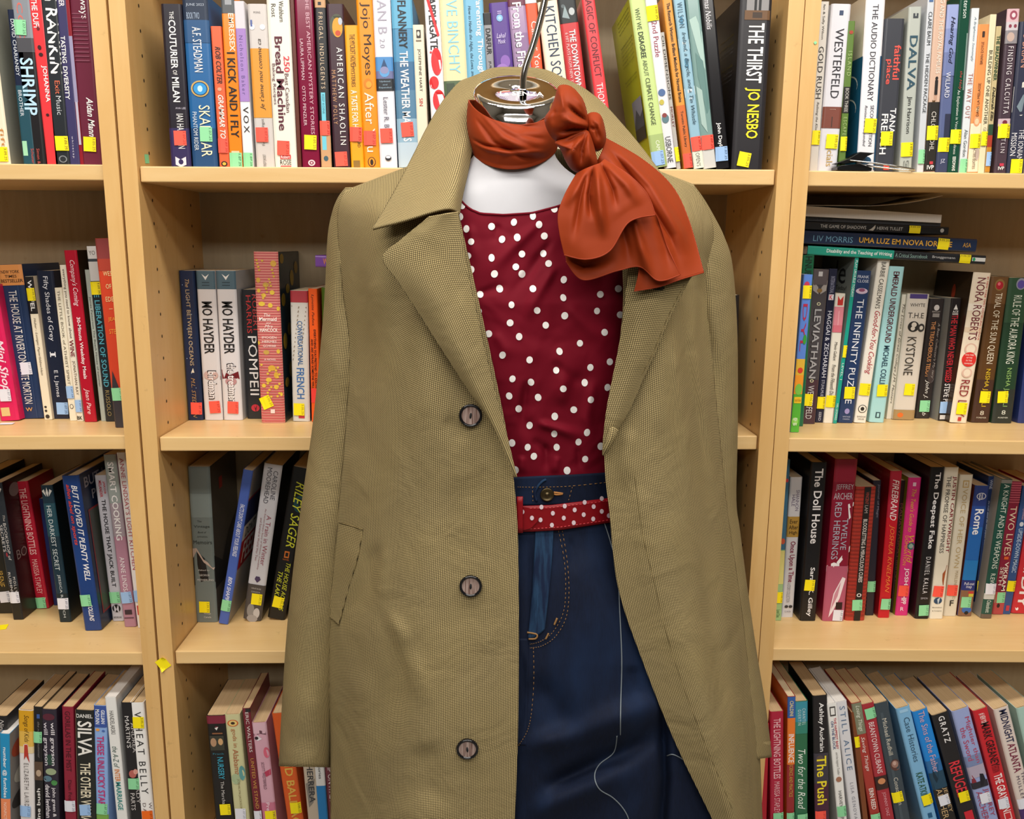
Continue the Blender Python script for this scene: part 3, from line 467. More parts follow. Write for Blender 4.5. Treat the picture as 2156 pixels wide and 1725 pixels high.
B('c', 1, 'coral striped book with gold ornament', 533, 585, 530, 551, 600, 891, '#e39488', [R(532 + 5.6 * i, 534.6 + 5.6 * i, '#c25a5c') for i in range(64)] +
  [E(555, .8, 7.4, 0.124, '#d9a842'), E(590, .15, 6.2, 0.087, '#d9a842'), E(600, .45, 6.2, 0.124, '#caa04c'), E(612, .15, 5.0, 0.074, '#e0b840'), E(622, .35, 5.0, 0.087, '#e6c244'), E(616, .7, 5.6, 0.099, '#e6c244'), E(640, .25, 5.6, 0.136, '#e6c244'), E(643, .6, 5.6, 0.099, '#e6c244'), E(650, .92, 5.6, 0.062, '#e0b840'), E(722, .05, 5.0, 0.050, '#e0b840'), E(742, .35, 5.6, 0.124, '#c9a04c'), E(740, .85, 5.6, 0.074, '#e0b840'), E(775, .55, 6.8, 0.161, '#d9aa3c'), E(790, .72, 8.1, 0.099, '#d9aa3c'), E(800, .4, 5.6, 0.124, '#e6c244'), E(812, .18, 5.0, 0.087, '#e6c244'), E(815, .7, 5.6, 0.099, '#e6c244'), E(830, .9, 5.0, 0.056, '#e6c244'), *[E(548 + (i * 53) % 86, .12 + ((i * 31) % 76) / 100, 2.6, .05, '#d8b040') for i in range(16)], *[E(768 + (i * 47) % 74, .12 + ((i * 37) % 76) / 100, 2.8, .055, '#e2bc44') for i in range(18)], T('The', 660, 667, .45, .26, '#fbeee6', 'hi'), T('Mermaid', 668, 676, .48, .72, '#fbeee6', 'hb'), T('and', 678, 682, .5, .2, '#fbeee6', 'hi'), T('Mrs', 684, 690, .5, .34, '#fbeee6', 'hi'), T('HANCOCK', 691, 699, .5, .74, '#fbeee6', 'hb'), T('IMOGEN', 708, 713, .5, .6, '#fbeee6', 'h'), T('HERMES', 717, 722, .5, .6, '#fbeee6', 'h'), T('GOWAR', 726, 731, .5, .55, '#fbeee6', 'h'), T('A NOVEL', 755, 759, .5, .5, '#fbeee6', 'h'), R(862, 870, '#f2dcd4', .42, .6)], [('y', 561, 847, 24)], side='#1f2f38', D=.14,
  si=[E(545 + 22 * i, .15 + .22 * ((i * 3) % 4), 12 + 4 * (i % 3), .09, '#8f7420') for i in range(15)])
B('c', 1, 'speckled white book with red top and blue capitals', 610, 648, 612, 617, 652, 888, '#d5d0c8', [R(612, 637, '#b03a42'), T('CONVERSATIONAL', 676, 770, .52, .3, '#3c6494', 'b'), T('FRENCH', 775, 840, .5, .44, '#3c6ca8', 'b'), R(871, 881, '#c23a44', .35, .7)] + [E(645 + (i * 37) % 120, .08 + ((i * 29) % 84) / 100, 1.2, .03, '#8a7a68') for i in range(40)], [('y', 630, 862)], side='#2c3048')
B('c', 1, 'slim bright orange book with black lettering', 649, 667, 608, 656, 675, 889, '#ee5c1e', [T('Lynette Padwa', 620, 685, .45, .34, '#3a1a0a', 'i'), T('EVERYTHING YOU PRETEND TO KNOW', 694, 818, .62, .26, '#3a1a0a', 'b'), T('AND ARE AFRAID SOMEONE WILL', 714, 818, .28, .24, '#3a1a0a', 'b'), R(818, 848, '#f04038')])
B('c', 1, 'olive covered book half behind the coat', 676, 730, 606, 684, 736, 886, '#4e6a22', [E(640, .4, 20, .2, '#2c3a1c')])
B('c', 1, 'grey book behind the coat carrying the purple one', 742, 780, 566, 746, 784, 886, '#6a6c70')
B('c', 1, 'black book peeking past the coat sleeve', 1508, 1557, 622, 1502, 1551, 890, '#1c1b1e', Y=.06)
# ---- second shelf, last bookcase
B('r', 1, 'tall green book behind the rainbow one', 1692, 1715, 537, 1668, 1692, 898, '#1d6b48', [T('HNUE', 540, 580, .5, .6, '#0f2a1c', 'b')])
B('r', 1, 'rainbow bright picture book with swirls', 1693, 1712, 578, 1664, 1682, 911, '#5d86d6', [R(756, 790, '#e0b43a'), R(790, 830, '#f09a2a'), R(830, 911, '#57b238'), T('DYL', 640, 740, .45, .5, '#b02a4c'), E(600, .4, 8, .3, '#c83a5c'), E(715, .7, 12, .2, '#3a9a3a'), E(780, .5, 7, .3, '#d8402c'), E(820, .5, 14, .4, '#7cc24a'), R(836, 849, '#f2c428', .1, .95), T('touch & feel', 839, 846, .5, .7, '#7a3a10', 'h'), E(887, .4, 10, .36, '#8fd45a'), T('ogy', 880, 887, .4, .5, W_, 'h'), T('en', 890, 896, .4, .4, W_, 'h')], [('y', 1697, 615)])
B('r', 1, 'mottled dark grey book with winged crest', 1711, 1748, 567, 1684, 1715, 893, '#4b4648', [R(567, 600, '#5a5052'), R(800, 893, '#4a3038'), R(572, 582, '#c9c4c4', .35, .6), ('P', [(.05, 590), (.4, 605), (.45, 620), (.1, 612)], '#a39a94'), ('P', [(.95, 590), (.6, 605), (.55, 620), (.9, 612)], '#a39a94'), E(612, .5, 5, .16, '#8a6a3a'), E(640, .52, 4, .12, '#d9d2a8'), E(640, .52, 2.5, .07, '#4b4648'), T('LEVIATHAN', 650, 798, .5, .48, '#262224', 'b'), T('LEVIATHAN', 651, 797, .52, .42, '#a8a4a4', 'b'), E(802, .52, 4, .12, '#d9d2a8'), E(802, .52, 2.5, .07, '#4b4648'), T('WESTERFELD', 812, 882, .52, .38, '#d0caca')], [('y', 1698, 842)])
B('r', 1, 'indigo book with white serif capitals', 1747, 1764, 566, 1716, 1733, 890, '#1e2138', [T('INTERNATIONAL', 582, 618, .5, .5, '#9a9cb4'), R(620, 632, '#e6e2e6', .2, .8), T('K', 621, 631, .5, .4, '#d03a4c', 'hb'), T('HAGGAI & ZECHARIAH', 655, 795, .52, .52, '#dcdce6'), T('STUHLMUELLER', 800, 850, .5, .36, '#b9b9c8'), T('EERD', 868, 886, .5, .3, '#c9c9d4')], [('y', 1727, 848)])
B('r', 1, 'short cream book with pink panel', 1760, 1781, 618, 1734, 1754, 891, '#e8e1d2', [R(623, 643, '#c9332c', .25, .8), ('P', [(.25, 623), (.5, 632), (.8, 623)], '#e8e1d2'), R(646, 700, '#e08894'), R(655, 690, '#f0b4ba', .45, .52), R(685, 700, '#d8707e'), T('Mavis Gallant', 720, 760, .5, .3, '#3a3632', 'i'), T('From the Fifteenth District', 768, 845, .5, .4, '#3a3632', 'i')], [('y', 1747, 845)])
B('r', 1, 'thin teal book with grey board showing', 1801, 1809, 540, 1754, 1762, 892, '#1f9f8c', [T('PLAY UKULELE TODAY!', 548, 625, .5, .62, '#dff2ee', 'b'), T('LEVEL 1', 765, 800, .5, .5, '#dff2ee'), T('HAL LEONARD', 850, 885, .5, .5, '#dff2ee')], [('y', 1777, 740)], side='#8c938e', D=.16, si=[T('ele', 550, 600, .5, .6, '#2c2e2e', 'h'), T('Today!', 604, 616, .7, .34, '#2c2e2e', 'h'), E(640, .5, 10, .3, '#9fb0a8')])
B('r', 1, 'navy book with large spaced white capitals', 1803, 1836, 570, 1764, 1796, 891, '#243a62', [T('FRANK', 580, 586, .5, .72, '#d5d9e6', 'h'), T('CLOSE', 589, 595, .5, .72, '#d5d9e6', 'h'), E(613, .5, 7, .38, '#c9b4c8'), E(611, .5, 4, .2, '#8a4a6a'), T('THE INFINITY PUZZLE', 630, 850, .5, .42, '#e6e8f0'), E(866, .5, 7, .16, '#9a90c4'), T('VINTAGE', 876, 879, .5, .5, '#b9bfd4', 'h'), T('CANADA', 881, 884, .5, .45, '#b9bfd4', 'h')], [('y', 1788, 827)])
B('r', 1, 'white book with crimson script', 1851, 1874, 546, 1797, 1825, 891, '#ebe6da', [T("BARBIE CASSELMAN'S", 552, 650, .5, .38, '#2a2622'), T('Good-for-You Cooking', 655, 788, .5, .6, '#b02a3c', 'i'), E(861, .5, 10, .36, '#2a2826'), E(861, .5, 8.5, .3, '#ebe6da'), E(861, .5, 5, .16, '#2a2826'), T('RANDOM', 876, 879, .5, .7, '#2a2826', 'h'), T('HOUSE', 881, 884, .5, .5, '#2a2826', 'h')], [('y', 1816, 820)])
B('r', 1, 'aqua book with dark condensed capitals', 1875, 1904, 561, 1829, 1863, 890, '#a7d7da', [T('EMERALD UNDERGROUND', 572, 722, .5, .4, '#5a2a34', 'b'), T('MICHAEL COLLINS', 728, 822, .5, .38, '#2c4a5c', 'b'), R(868, 880, '#2c4a54', .34, .66), R(870, 878, '#a7d7da', .42, .58)], [('y', 1857, 822)])
B('r', 1, 'narrow cream book with italic lettering', 1900, 1910, 620, 1866, 1877, 882, '#e3dccd', [T('The Loves of Great College J.M. Masters', 640, 850, .5, .55, '#5a5248', 'i')])
B('r', 1, 'stone coloured book with dragon initial', 1912, 1958, 619, 1880, 1925, 884, '#d8cfc3', [R(619, 629, '#4a3a78', .1, .9), T('WHYTE', 639, 646, .5, .68, '#3a3632', 'h'), T('T.H.E', 659, 670, .48, .72, '#3a3632', 'h'), E(688, .42, 13, .26, '#2a2826'), E(684, .44, 6, .12, '#d8cfc3'), E(692, .4, 5, .1, '#d8cfc3'), E(690, .78, 10, .16, '#3a3836'), E(690, .78, 5, .08, '#d8cfc3'), T('KYSTONE', 710, 790, .42, .42, '#3a3632'), R(863, 884, '#a88a5c'), E(874, .3, 6, .14, '#e0702c')], [('y', 1914, 820)])
B('r', 1, 'dark brown book with copper capitals', 1959, 1990, 629, 1927, 1958, 881, '#2e2828', [E(648, .5, 7, .18, '#c9c2be'), T('BERKLEY', 655, 658, .5, .55, '#b9b0aa', 'h'), R(660, 668, '#8a8480', .28, .74), T('THE TREACHEROUS TEDDY', 677, 795, .42, .28, '#c98a58', 'b'), T("A Bear Collector's Mystery", 680, 797, .78, .2, '#a39a94', 'i'), T('John J. Lamb', 800, 875, .5, .34, '#e2ded8', 'i'), E(790, .7, 20, .26, '#453a38')], [('g', 1946, 855)])
B('r', 1, 'black book with red and white condensed capitals', 2003, 2026, 628, 1976, 1996, 886, '#241f20', [('P', [(.3, 652), (.5, 641), (.72, 652)], '#e0dcd8'), T('ACE', 654, 659, .5, .55, '#e0dcd8', 'hb'), R(660, 663, '#b9b2ae', .22, .78), T('THE MAN WHO NEVER MISSED', 663, 805, .5, .62, '#c63038', 'b'), T('STEVE PERRY', 808, 870, .5, .55, '#ece8e6', 'b'), R(874, 883, '#dcd8d4', .1, .9)], [('b', 1983, 858)], side='#8f8f8d')
B('r', 1, 'cream patterned book with red medallion', 2051, 2088, 574, 2000, 2036, 891, '#ebdbc4', [R(640, 655, '#f3e8d8'), R(690, 700, '#e0c8ac'), T('#1 NEW YORK TIMES BESTSELLING AUTHOR', 582, 716, .84, .12, '#c23a34'), T('NORA ROBERTS', 585, 716, .5, .48, '#6e2430'), E(735, .5, 14, .36, '#d9b4a0'), E(735, .5, 11, .26, '#ebdbc4'), E(757, .5, 18, .42, '#d8322c'), T('BOOK THREE', 746, 749, .5, .5, '#fbe6da', 'h'), T('OF THE', 752, 755, .5, .34, '#fbe6da', 'h'), T('IN THE', 758, 761, .5, .34, '#fbe6da', 'h'), T('GARDEN', 764, 767, .5, .5, '#fbe6da', 'h'), E(785, .5, 12, .3, '#dcb8a4'), E(785, .5, 9, .2, '#ebdbc4'), T('RED LILY', 800, 878, .5, .5, '#8a2a30'), R(878, 886, '#c23a34', .4, .6)], [('y', 2024, 860)], side='#3a2a1c', si=[E(620, .55, 20, .05, '#a83a20'), E(660, .6, 24, .04, '#a83a20'), E(690, .5, 16, .1, '#7a2a1a'), E(690, .5, 11, .07, '#3a2a1c'), R(700, 730, '#a8241c', .35, .6)])
B('r', 1, 'bronze brown book with ruby jewel', 2089, 2125, 583, 2044, 2084, 890, '#5b3d20', [R(583, 640, '#6a4826'), R(800, 890, '#452c22'), E(600, .5, 14, .27, '#8a6a3a'), E(601, .5, 10, .2, '#a81e2c'), E(598, .46, 4, .08, '#e06a74'), T('TRIAL OF THE SUN QUEEN', 617, 766, .5, .42, '#e3d6be'), T('NISHA J. TULI', 777, 856, .5, .32, '#e0bc2c'), T('8', 865, 874, .5, .22, '#d6ccb8', 'h'), T('FOREVER', 878, 881, .5, .55, '#d6ccb8', 'h')], [('y', 2073, 836)])
B('r', 1, 'forest green book with violet jewel', 2128, 2168, 585, 2087, 2132, 891, '#243f2c', [R(585, 680, '#2c4c34'), R(820, 891, '#2a302c'), E(598, .58, 14, .24, '#8a8a9a'), E(599, .58, 10, .18, '#5a4a9a'), T('RULE OF THE AURORA KING', 622, 766, .5, .4, '#d6dccc'), T('NISHA J. TULI', 775, 856, .5, .3, '#8fb86a'), T('8', 864, 873, .5, .2, '#d0d4c8', 'h'), T('FOREVER', 878, 881, .5, .5, '#d0d4c8', 'h')], [('y', 2110, 836)])
B('r', 1, 'royal navy book at the frame edge', 2180, 2222, 590, 2144, 2184, 891, '#27356c', [T('GREY', 770, 812, .3, .3, '#8a92b4')])
# ---- third shelf, first bookcase
B('l', 2, 'black and gold book cut by the frame', -58, -18, 1000, -6, 27, 1293, '#25241f', [T('IRENE', 1203, 1236, .6, .34, '#c9a24a'), T('LEVIGNE', 1165, 1196, .2, .3, '#e6e2d8')], [('w', 12, 1257)])
B('l', 2, 'graphite book with white leaf emblem', -19, 3, 1017, 28, 49, 1306, '#2e343c', [R(1235, 1306, '#1b1a1c'), ('P', [(.5, 1022), (.62, 1034), (.5, 1042), (.38, 1034)], '#e6e4e0'), ('P', [(.7, 1026), (.9, 1030), (.6, 1043)], '#e6e4e0'), ('P', [(.3, 1026), (.1, 1030), (.4, 1043)], '#e6e4e0'), T('The', 1085, 1098, .72, .2, '#cfc9c4', 'i'), T('BOOKSHOP of', 1102, 1180, .68, .28, '#e2dedc'), T('SECRETS', 1105, 1162, .3, .28, '#e2dedc'), E(1168, .45, 6, .08, '#b03a44'), T('MOLLY', 1215, 1248, .78, .24, '#dcd8d6', 's'), T('RUSHNELL', 1205, 1262, .38, .24, '#dcd8d6')], [('w', 32, 1258)], side='#2b1517', si=[E(1042, .25, 18, .12, '#8a8484'), T('BO', 1165, 1185, .2, .24, '#9a8e8c', 'h'), T('S', 1215, 1232, .4, .1, '#9a8e8c', 'h')])
B('l', 2, 'scarlet book with pale pink condensed capitals', 31, 58, 1014, 78, 103, 1283, '#b61c33', [T('THE LIGHTNING BOTTLES', 1028, 1168, .5, .54, '#f0b8b4', 'b'), T('MARISSA STAPLEY', 1178, 1250, .5, .44, '#f0b8b4'), ('P', [(.5, 1266), (.9, 1258), (.7, 1276)], '#f2dcd8')], [('g', 84, 1270)], side='#a5151f')
B('l', 2, 'thin navy book tucked behind the teal one', 82, 92, 1050, 113, 125, 1276, '#1d2a5c')
B('l', 2, 'deep teal book with white thin capitals', 84, 110, 1022, 126, 150, 1311, '#1e3644', [R(1060, 1130, '#27505e'), R(1250, 1311, '#16282f'), ('P', [(.5, 1026), (.62, 1038), (.5, 1046), (.38, 1038)], '#e6e4e0'), ('P', [(.72, 1030), (.92, 1034), (.6, 1046)], '#e6e4e0'), ('P', [(.28, 1030), (.08, 1034), (.4, 1046)], '#e6e4e0'), T('HER DARKEST SECRET', 1065, 1201, .48, .38, '#dbe4e6'), T('JESSICA R. PATCH', 1210, 1300, .5, .26, '#d5dcde')], [('w', 135, 1271)], side='#0f1c22')
B('l', 2, 'blue book with white and red bold italics', 128, 166, 1002, 179, 213, 1329, '#1d3e7c', [T('BUT I LOVED IT PLENTY WELL', 1022, 1223, .66, .34, '#f0eef0', 'bi'), T('allen abel on sports', 1020, 1148, .28, .28, '#e0442c', 'bi'), T('COLLINS', 1272, 1308, .55, .28, '#eceaf0', 'bi')], [('g', 181, 1264)], hard=True, side='#152440', si=[T('BUT I', 1012, 1034, .28, .4, '#9a9aa4', 'hb'), T('PLENTY', 1044, 1064, .5, .6, '#9a9aa4', 'hb'), R(1080, 1300, '#8a2a2c', .08, .9), R(1084, 1296, '#4a5048', .1, .88)])
B('l', 2, 'grey book with black condensed capitals', 198, 223, 1001, 237, 261, 1309, '#c4c2ca', [T('JAKOB', 1014, 1040, .74, .22, '#c23440', 'b'), T('MELANDER', 1012, 1047, .42, .24, '#c23440', 'b'), T('THE HOUSE THAT JACK BUILT', 1052, 1236, .48, .44, '#262428', 'b'), T('SPIDERLINE', 1298, 1302, .5, .7, '#2a282c', 'h'), E(1281, .5, 11, .36, '#1e1c20'), ('P', [(.3, 1272), (.5, 1283), (.3, 1292)], '#c4c2ca'), ('P', [(.7, 1272), (.5, 1283), (.7, 1292)], '#c4c2ca')], [('g', 240, 1258)])
B('l', 2, 'mauve and grey cookbook with white lettering', 217, 243, 957, 262, 287, 1321, '#b08093', [R(957, 1060, '#98a09c'), R(1060, 1130, '#a3949c'), T('SMART COOKING', 973, 1138, .5, .5, '#f0ecec', 'b'), T('ANNE LINDSAY', 1173, 1260, .5, .38, '#f0e6ea'), R(1284, 1294, '#3a2a34', .2, .8), R(1300, 1302, '#5a3a4a', .1, .9)], [('b', 267, 1258)])
B('l', 2, 'white cookbook with thin red capitals', 245, 263, 953, 290, 308, 1323, '#e5dfdc', [T("ANNE LINDSAY'S LIGHT KITCHEN", 965, 1200, .5, .5, '#b0444c'), R(1275, 1295, '#c63a3a', .2, .7)], [('b', 291, 1255)])
# ---- third shelf, middle bookcase
B('c', 2, 'thick grey green book with black wave', 395, 441, 983, 414, 458, 1311, '#6d7673', [R(1040, 1090, '#7b8582'), T('The', 1096, 1100, .4, .2, '#2a2e2c', 'h'), T('Vintage', 1106, 1113, .5, .74, '#2a2e2c', 'h'), T('Book of', 1119, 1123, .5, .4, '#2a2e2c', 'hi'), T('AMNESIA', 1129, 1132, .5, .5, '#3a3e3c', 'h'), T('Memoirs', 1138, 1146, .5, .86, '#2a2e2c', 'h'), ('P', [(0, 1162), (.3, 1165), (.7, 1182), (1, 1196), (1, 1226), (.5, 1222), (0, 1234)], '#1c1a1c'), ('P', [(0, 1156), (.2, 1154), (.5, 1178), (1, 1196), (.95, 1200), (.5, 1184), (.2, 1160), (0, 1176)], '#b9a294'), T('Edited by', 1199, 1203, .5, .55, '#c9c4be', 'hi'), T('GEORGE', 1209, 1213, .5, .5, '#c9c4be', 'h'), T('FETHERLING', 1219, 1223, .55, .76, '#c9c4be', 'h'), T('Vintage', 1290, 1294, .55, .34, '#d0ccc6', 'h'), T('Canada', 1297, 1301, .55, .34, '#d0ccc6', 'h')], [('y', 431, 1278)], side='#4c4338', si=[R(1020, 1045, '#a82a1c', .3, .42), ('P', [(0, 1170), (.3, 1198), (.6, 1150), (1, 1120), (1, 1240), (0, 1240)], '#1a1614')])
B('c', 2, 'periwinkle blue book leaning with white italics', 512, 533, 990, 459, 480, 1316, '#4963b2', [T("FACTS DON'T CARE ABOUT YOUR FEELINGS", 1062, 1172, .52, .46, '#e6e8f4', 'bi'), T('BEN SHAPIRO', 1215, 1275, .5, .4, '#dfe2f0', 'bi')], [('g', 472, 1275)], side='#a9a6a6', si=[R(1052, 1108, '#2a3464', 0, 1), R(1050, 1054, '#a83a3a', 0, 1), R(1108, 1140, '#d6d2cc'), T("DON'T", 1114, 1136, .3, .4, '#1c1a1c', 'hb'), R(1140, 1200, '#a81e2c'), T('FEEL', 1146, 1192, .36, .5, '#f0e8e4', 'hb')])
B('c', 2, 'silver white book with rose serif lettering', 557, 594, 978, 510, 550, 1309, '#cdcbd0', [T('CAROLINE', 991, 1052, .7, .26, '#4a4850'), T('MOOREHEAD', 986, 1061, .36, .26, '#4a4850'), T('A Train in Winter', 1085, 1190, .66, .26, '#9a4a58'), T('An Extraordinary Story of Women, Friendship', 1072, 1200, .42, .12, '#9a6a70'), T('and Survival in World War Two', 1092, 1182, .26, .12, '#9a6a70'), ('P', [(.4, 1214), (.6, 1214), (.68, 1220), (.5, 1227), (.34, 1220)], '#4a3a5a'), R(1231, 1309, '#4b4542'), T('VINTAGE', 1238, 1241, .5, .55, '#b9b4ae', 'h'), T('CANADA', 1245, 1248, .5, .5, '#b9b4ae', 'h'), E(1285, .35, 18, .2, '#8f8a86'), E(1290, .7, 14, .18, '#c2bcb8'), E(1302, .5, 10, .3, '#a39c98')], [('y', 541, 1261)], side='#1c1a1c')
B('c', 2, 'black book with acid yellow hand lettering', 618, 652, 985, 560, 601, 1307, '#121213', [E(1060, .7, 22, .3, '#0f3f44'), T('RILEY SAGER', 1015, 1152, .6, .5, '#d3d636', 'i'), R(1161, 1175, '#d8762c', .36, .64), R(1164, 1172, '#121213', .42, .58), T('NOVEL', 1177, 1180, .5, .36, '#d8762c', 'h'), T('THE HOUSE ACROSS', 1185, 1285, .68, .26, '#d3d636', 'i'), T('THE LAKE', 1205, 1262, .32, .26, '#d3d636', 'i')], [('y', 586, 1268)])
B('c', 2, 'black book mostly hidden by coat sleeve', 662, 700, 985, 606, 644, 1300, '#1b1a1c', (), [('y', 614, 1264)])
B('c', 2, 'inky blue book peeking past the sleeve', 1500, 1549, 962, 1492, 1541, 1310, '#1a2634', Y=.06)
# ---- third shelf, last bookcase
B('r', 2, 'teal and green picture book beside the upright', 1650, 1663, 968, 1629, 1646, 1307, '#3f6f8c', [R(1158, 1307, '#9cc084'), E(1012, .7, 5, .2, '#d03a44'), E(1140, .6, 8, .3, '#c2563a'), R(1160, 1230, '#dcd482', .3, 1), T('Level One', 1284, 1300, .5, .5, '#3a5a2c')], [('y', 1639, 1258)])
B('r', 2, 'pearly white book with gold plaque', 1665, 1690, 1005, 1645, 1670, 1300, '#d6d3d5', [T('SHANNON', 1032, 1076, .68, .28, '#6a5a78'), T('HALE', 1042, 1066, .36, .28, '#6a5a78'), R(1088, 1131, '#b98f3c'), T('Ever', 1094, 1103, .5, .66, '#4a3412', 'hb'), T('After', 1106, 1115, .5, .78, '#4a3412', 'hb'), T('High', 1118, 1127, .5, .66, '#4a3412', 'hb'), T('Once Upon a Time', 1140, 1226, .5, .56, '#8a2c4c', 'b'), T('A STORY COLLECTION', 1228, 1268, .45, .3, '#8a868c'), E(1277, .35, 4, .16, '#3a363a'), E(1277, .7, 4, .16, '#3a363a'), T('Little', 1285, 1289, .5, .5, '#8a868c', 'h')])
B('r', 2, 'thick black book with big white rounded lettering', 1709, 1742, 974, 1684, 1718, 1308, '#17161a', [T('The Doll House', 987, 1145, .52, .5, '#f2f0f2', 'b'), T('Sarah K. Gilley', 1195, 1298, .52, .36, '#eceaec', 'b')], [('y', 1704, 1232)], hard=True)
B('r', 2, 'crimson book with silver letters and playing card', 1761, 1805, 967, 1730, 1778, 1308, '#8c1431', [R(967, 1015, '#9a1a36'), T('JEFFREY', 1020, 1034, .52, .8, '#bdb4bc', 'h'), T('ARCHER', 1038, 1052, .48, .84, '#bdb4bc', 'h'), T('RED HERRINGS', 1058, 1178, .3, .3, '#b4bccc'), T('TWELVE', 1092, 1158, .66, .26, '#b4bccc'), ('P', [(.72, 1062), (1, 1058), (1, 1066), (.8, 1070), (.9, 1090), (.82, 1094)], '#f2eef0'), R(1192, 1308, '#b2566e'), ('P', [(0, 1192), (.3, 1184), (1, 1196), (1, 1206), (.3, 1194), (0, 1204)], '#f4f0f2'), ('P', [(.42, 1184), (1, 1150), (1, 1162), (.5, 1190)], '#f4f0f2'), ('P', [(.25, 1300), (.4, 1250), (.75, 1215), (.9, 1218), (.7, 1260), (.4, 1290)], '#ecdce0'), ('P', [(.32, 1285), (.45, 1250), (.7, 1225), (.6, 1255)], '#c98a9a'), R(1268, 1283, '#2a1218', .55, .85)], [('w', 1764, 1296)])
B('r', 2, 'brick red ribbed book with black stripe', 1802, 1846, 1025, 1780, 1820, 1307, '#b3382c', [R(1030 + 8 * i, 1033 + 8 * i, '#8f2a22') for i in range(34)] + [R(1025, 1307, '#1e1a1a', .42, .74), T('VINCENT', 1036, 1062, .58, .16, '#b3483c'), T('LAM', 1064, 1080, .58, .16, '#b9aaa4'), T('BLOODLETTING & MIRACULOUS CURES', 1093, 1226, .58, .2, '#dcd4ce', 'b'), E(1253, .58, 5, .12, '#dcd4ce'), E(1253, .58, 3, .07, '#1e1a1a')], [('g', 1804, 1274)])
B('r', 2, 'dusky black paperback partly covered', 1839, 1856, 1012, 1822, 1840, 1296, '#272330', [T('Journal of Magic', 1020, 1090, .7, .3, '#8a8494')], [('g', 1831, 1235)])
B('r', 2, 'vivid red book with brushed white capitals', 1876, 1900, 992, 1849, 1873, 1301, '#c41526', [R(992, 1090, '#b01a34'), T('FIREBRAND', 1010, 1096, .52, .55, '#f4e8e6', 'i'), T('JOSHUA KNELMAN', 1105, 1248, .5, .5, '#f0803c', 'i')], [('g', 1866, 1272)], side='#8f141f', D=.17, si=[T(s, y, y + 7, .55, .4, '#c2767a', 'h') for s, y in (('Praise for the', 1000), ('gripping story', 1012), ('a daring tale', 1110), ('a vivid debut', 1122))])
B('r', 2, 'dark maroon book between red and pink', 1896, 1908, 1012, 1876, 1889, 1290, '#2a1318', [T('MADAWASKA MIRROR', 1060, 1230, .5, .5, '#7a3a3c')])
B('r', 2, 'magenta book with gold script', 1912, 1943, 1006, 1887, 1910, 1296, '#d62e7c', [R(1016, 1024, '#f0c8dc', .35, .6), T("The Teen's Guide to", 1030, 1120, .5, .34, '#e0b040', 'i'), T('World', 1128, 1186, .64, .4, '#e0b040', 'i'), T('DOMINATION', 1128, 1190, .28, .26, '#e6a04c'), E(1150, .68, 10, .3, '#3a5a6a'), E(1150, .66, 6, .18, '#8fb0a0'), T('JOSH', 1196, 1232, .52, .4, '#fbeaf2', 'b'), T('SHIPP', 1250, 1272, .52, .4, '#fbeaf2', 'b'), T('R', 1278, 1286, .45, .26, '#fbeaf2', 'h')], [('r', 1902, 1244)], pg='w', side='#8a8410')
B('r', 2, 'black book with white rounded lettering', 1961, 1990, 984, 1926, 1956, 1303, '#18161a', [T('The Deepest Fake', 995, 1156, .5, .46, '#f0eef0', 'b'), T('DANIEL KALLA', 1173, 1250, .5, .34, '#e6e4e8', 's'), T('SIMON', 1258, 1262, .5, .5, '#b9b6bc', 'h')], [('g', 1944, 1285)], side='#2c0f1c')
B('r', 2, 'ivory book with maroon title and maple leaf', 1991, 2020, 984, 1957, 1986, 1303, '#eae3d1', [T('JUSTIN CARTWRIGHT', 1003, 1164, .74, .32, '#8a2c34', 'b'), T('THE PROMISE OF HAPPINESS', 1003, 1165, .34, .3, '#2c2826'), ('P', [(.6, 1208), (.78, 1200), (.84, 1190), (1, 1194), (1, 1236), (.7, 1232), (.62, 1222)], '#a8542a'), E(1265, .46, 9, .3, '#2c4a6a'), ('P', [(.4, 1262), (.6, 1258), (.5, 1274)], '#c9d4dc'), T('Bloomsbury', 1278, 1281, .46, .7, '#2a2826', 'h'), T('& Company', 1285, 1288, .46, .7, '#2a2826', 'h')], [('r', 1975, 1245)])
B('r', 2, 'beige book with faded gold capitals', 2022, 2051, 1000, 1988, 2013, 1297, '#dfd7c4', [R(1012, 1027, '#c2a05c', .26, .72), R(1014, 1025, '#dfd7c4', .32, .66), T('A', 1016, 1023, .49, .2, '#b08c4c', 'h'), T('VOICE OF HER OWN', 1030, 1196, .5, .38, '#c0a878'), T('MARLENE A. AND', 1202, 1262, .6, .24, '#b9a888'), T('F', 1264, 1276, .48, .3, '#2a2622', 'hb')], [('r', 2004, 1243)])
B('r', 2, 'bright blue travel guide with round logo', 2056, 2082, 1023, 2015, 2047, 1297, '#2468b8', [R(1023, 1066, '#2a3f86'), R(1066, 1110, '#2a50a0'), R(1180, 1222, '#1f7cc8'), E(1045, .5, 9, .34, '#e6e8f2'), E(1045, .5, 7.6, .28, '#2a3f86'), T('lonely', 1038, 1052, .55, .2, '#f2f2f8', 'b'), T('planet', 1040, 1054, .38, .18, '#f2f2f8', 'b'), T('Rome', 1072, 1126, .5, .62, '#f4f4f8', 'b'), R(1222, 1243, '#26337c'), T('Pull-out', 1226, 1232, .5, .72, '#f0f0f6', 'h'), T('map', 1234, 1240, .5, .4, '#f0f0f6', 'h'), R(1243, 1297, '#8a6248'), R(1245, 1250, '#c23a3a', .5, .9), R(1250, 1256, '#d0c040', .55, .9), E(1284, .55, 9, .36, '#3a6ab0'), E(1290, .55, 5, .15, '#1c1c20')], [('g', 2033, 1268)], side='#6a2c18')
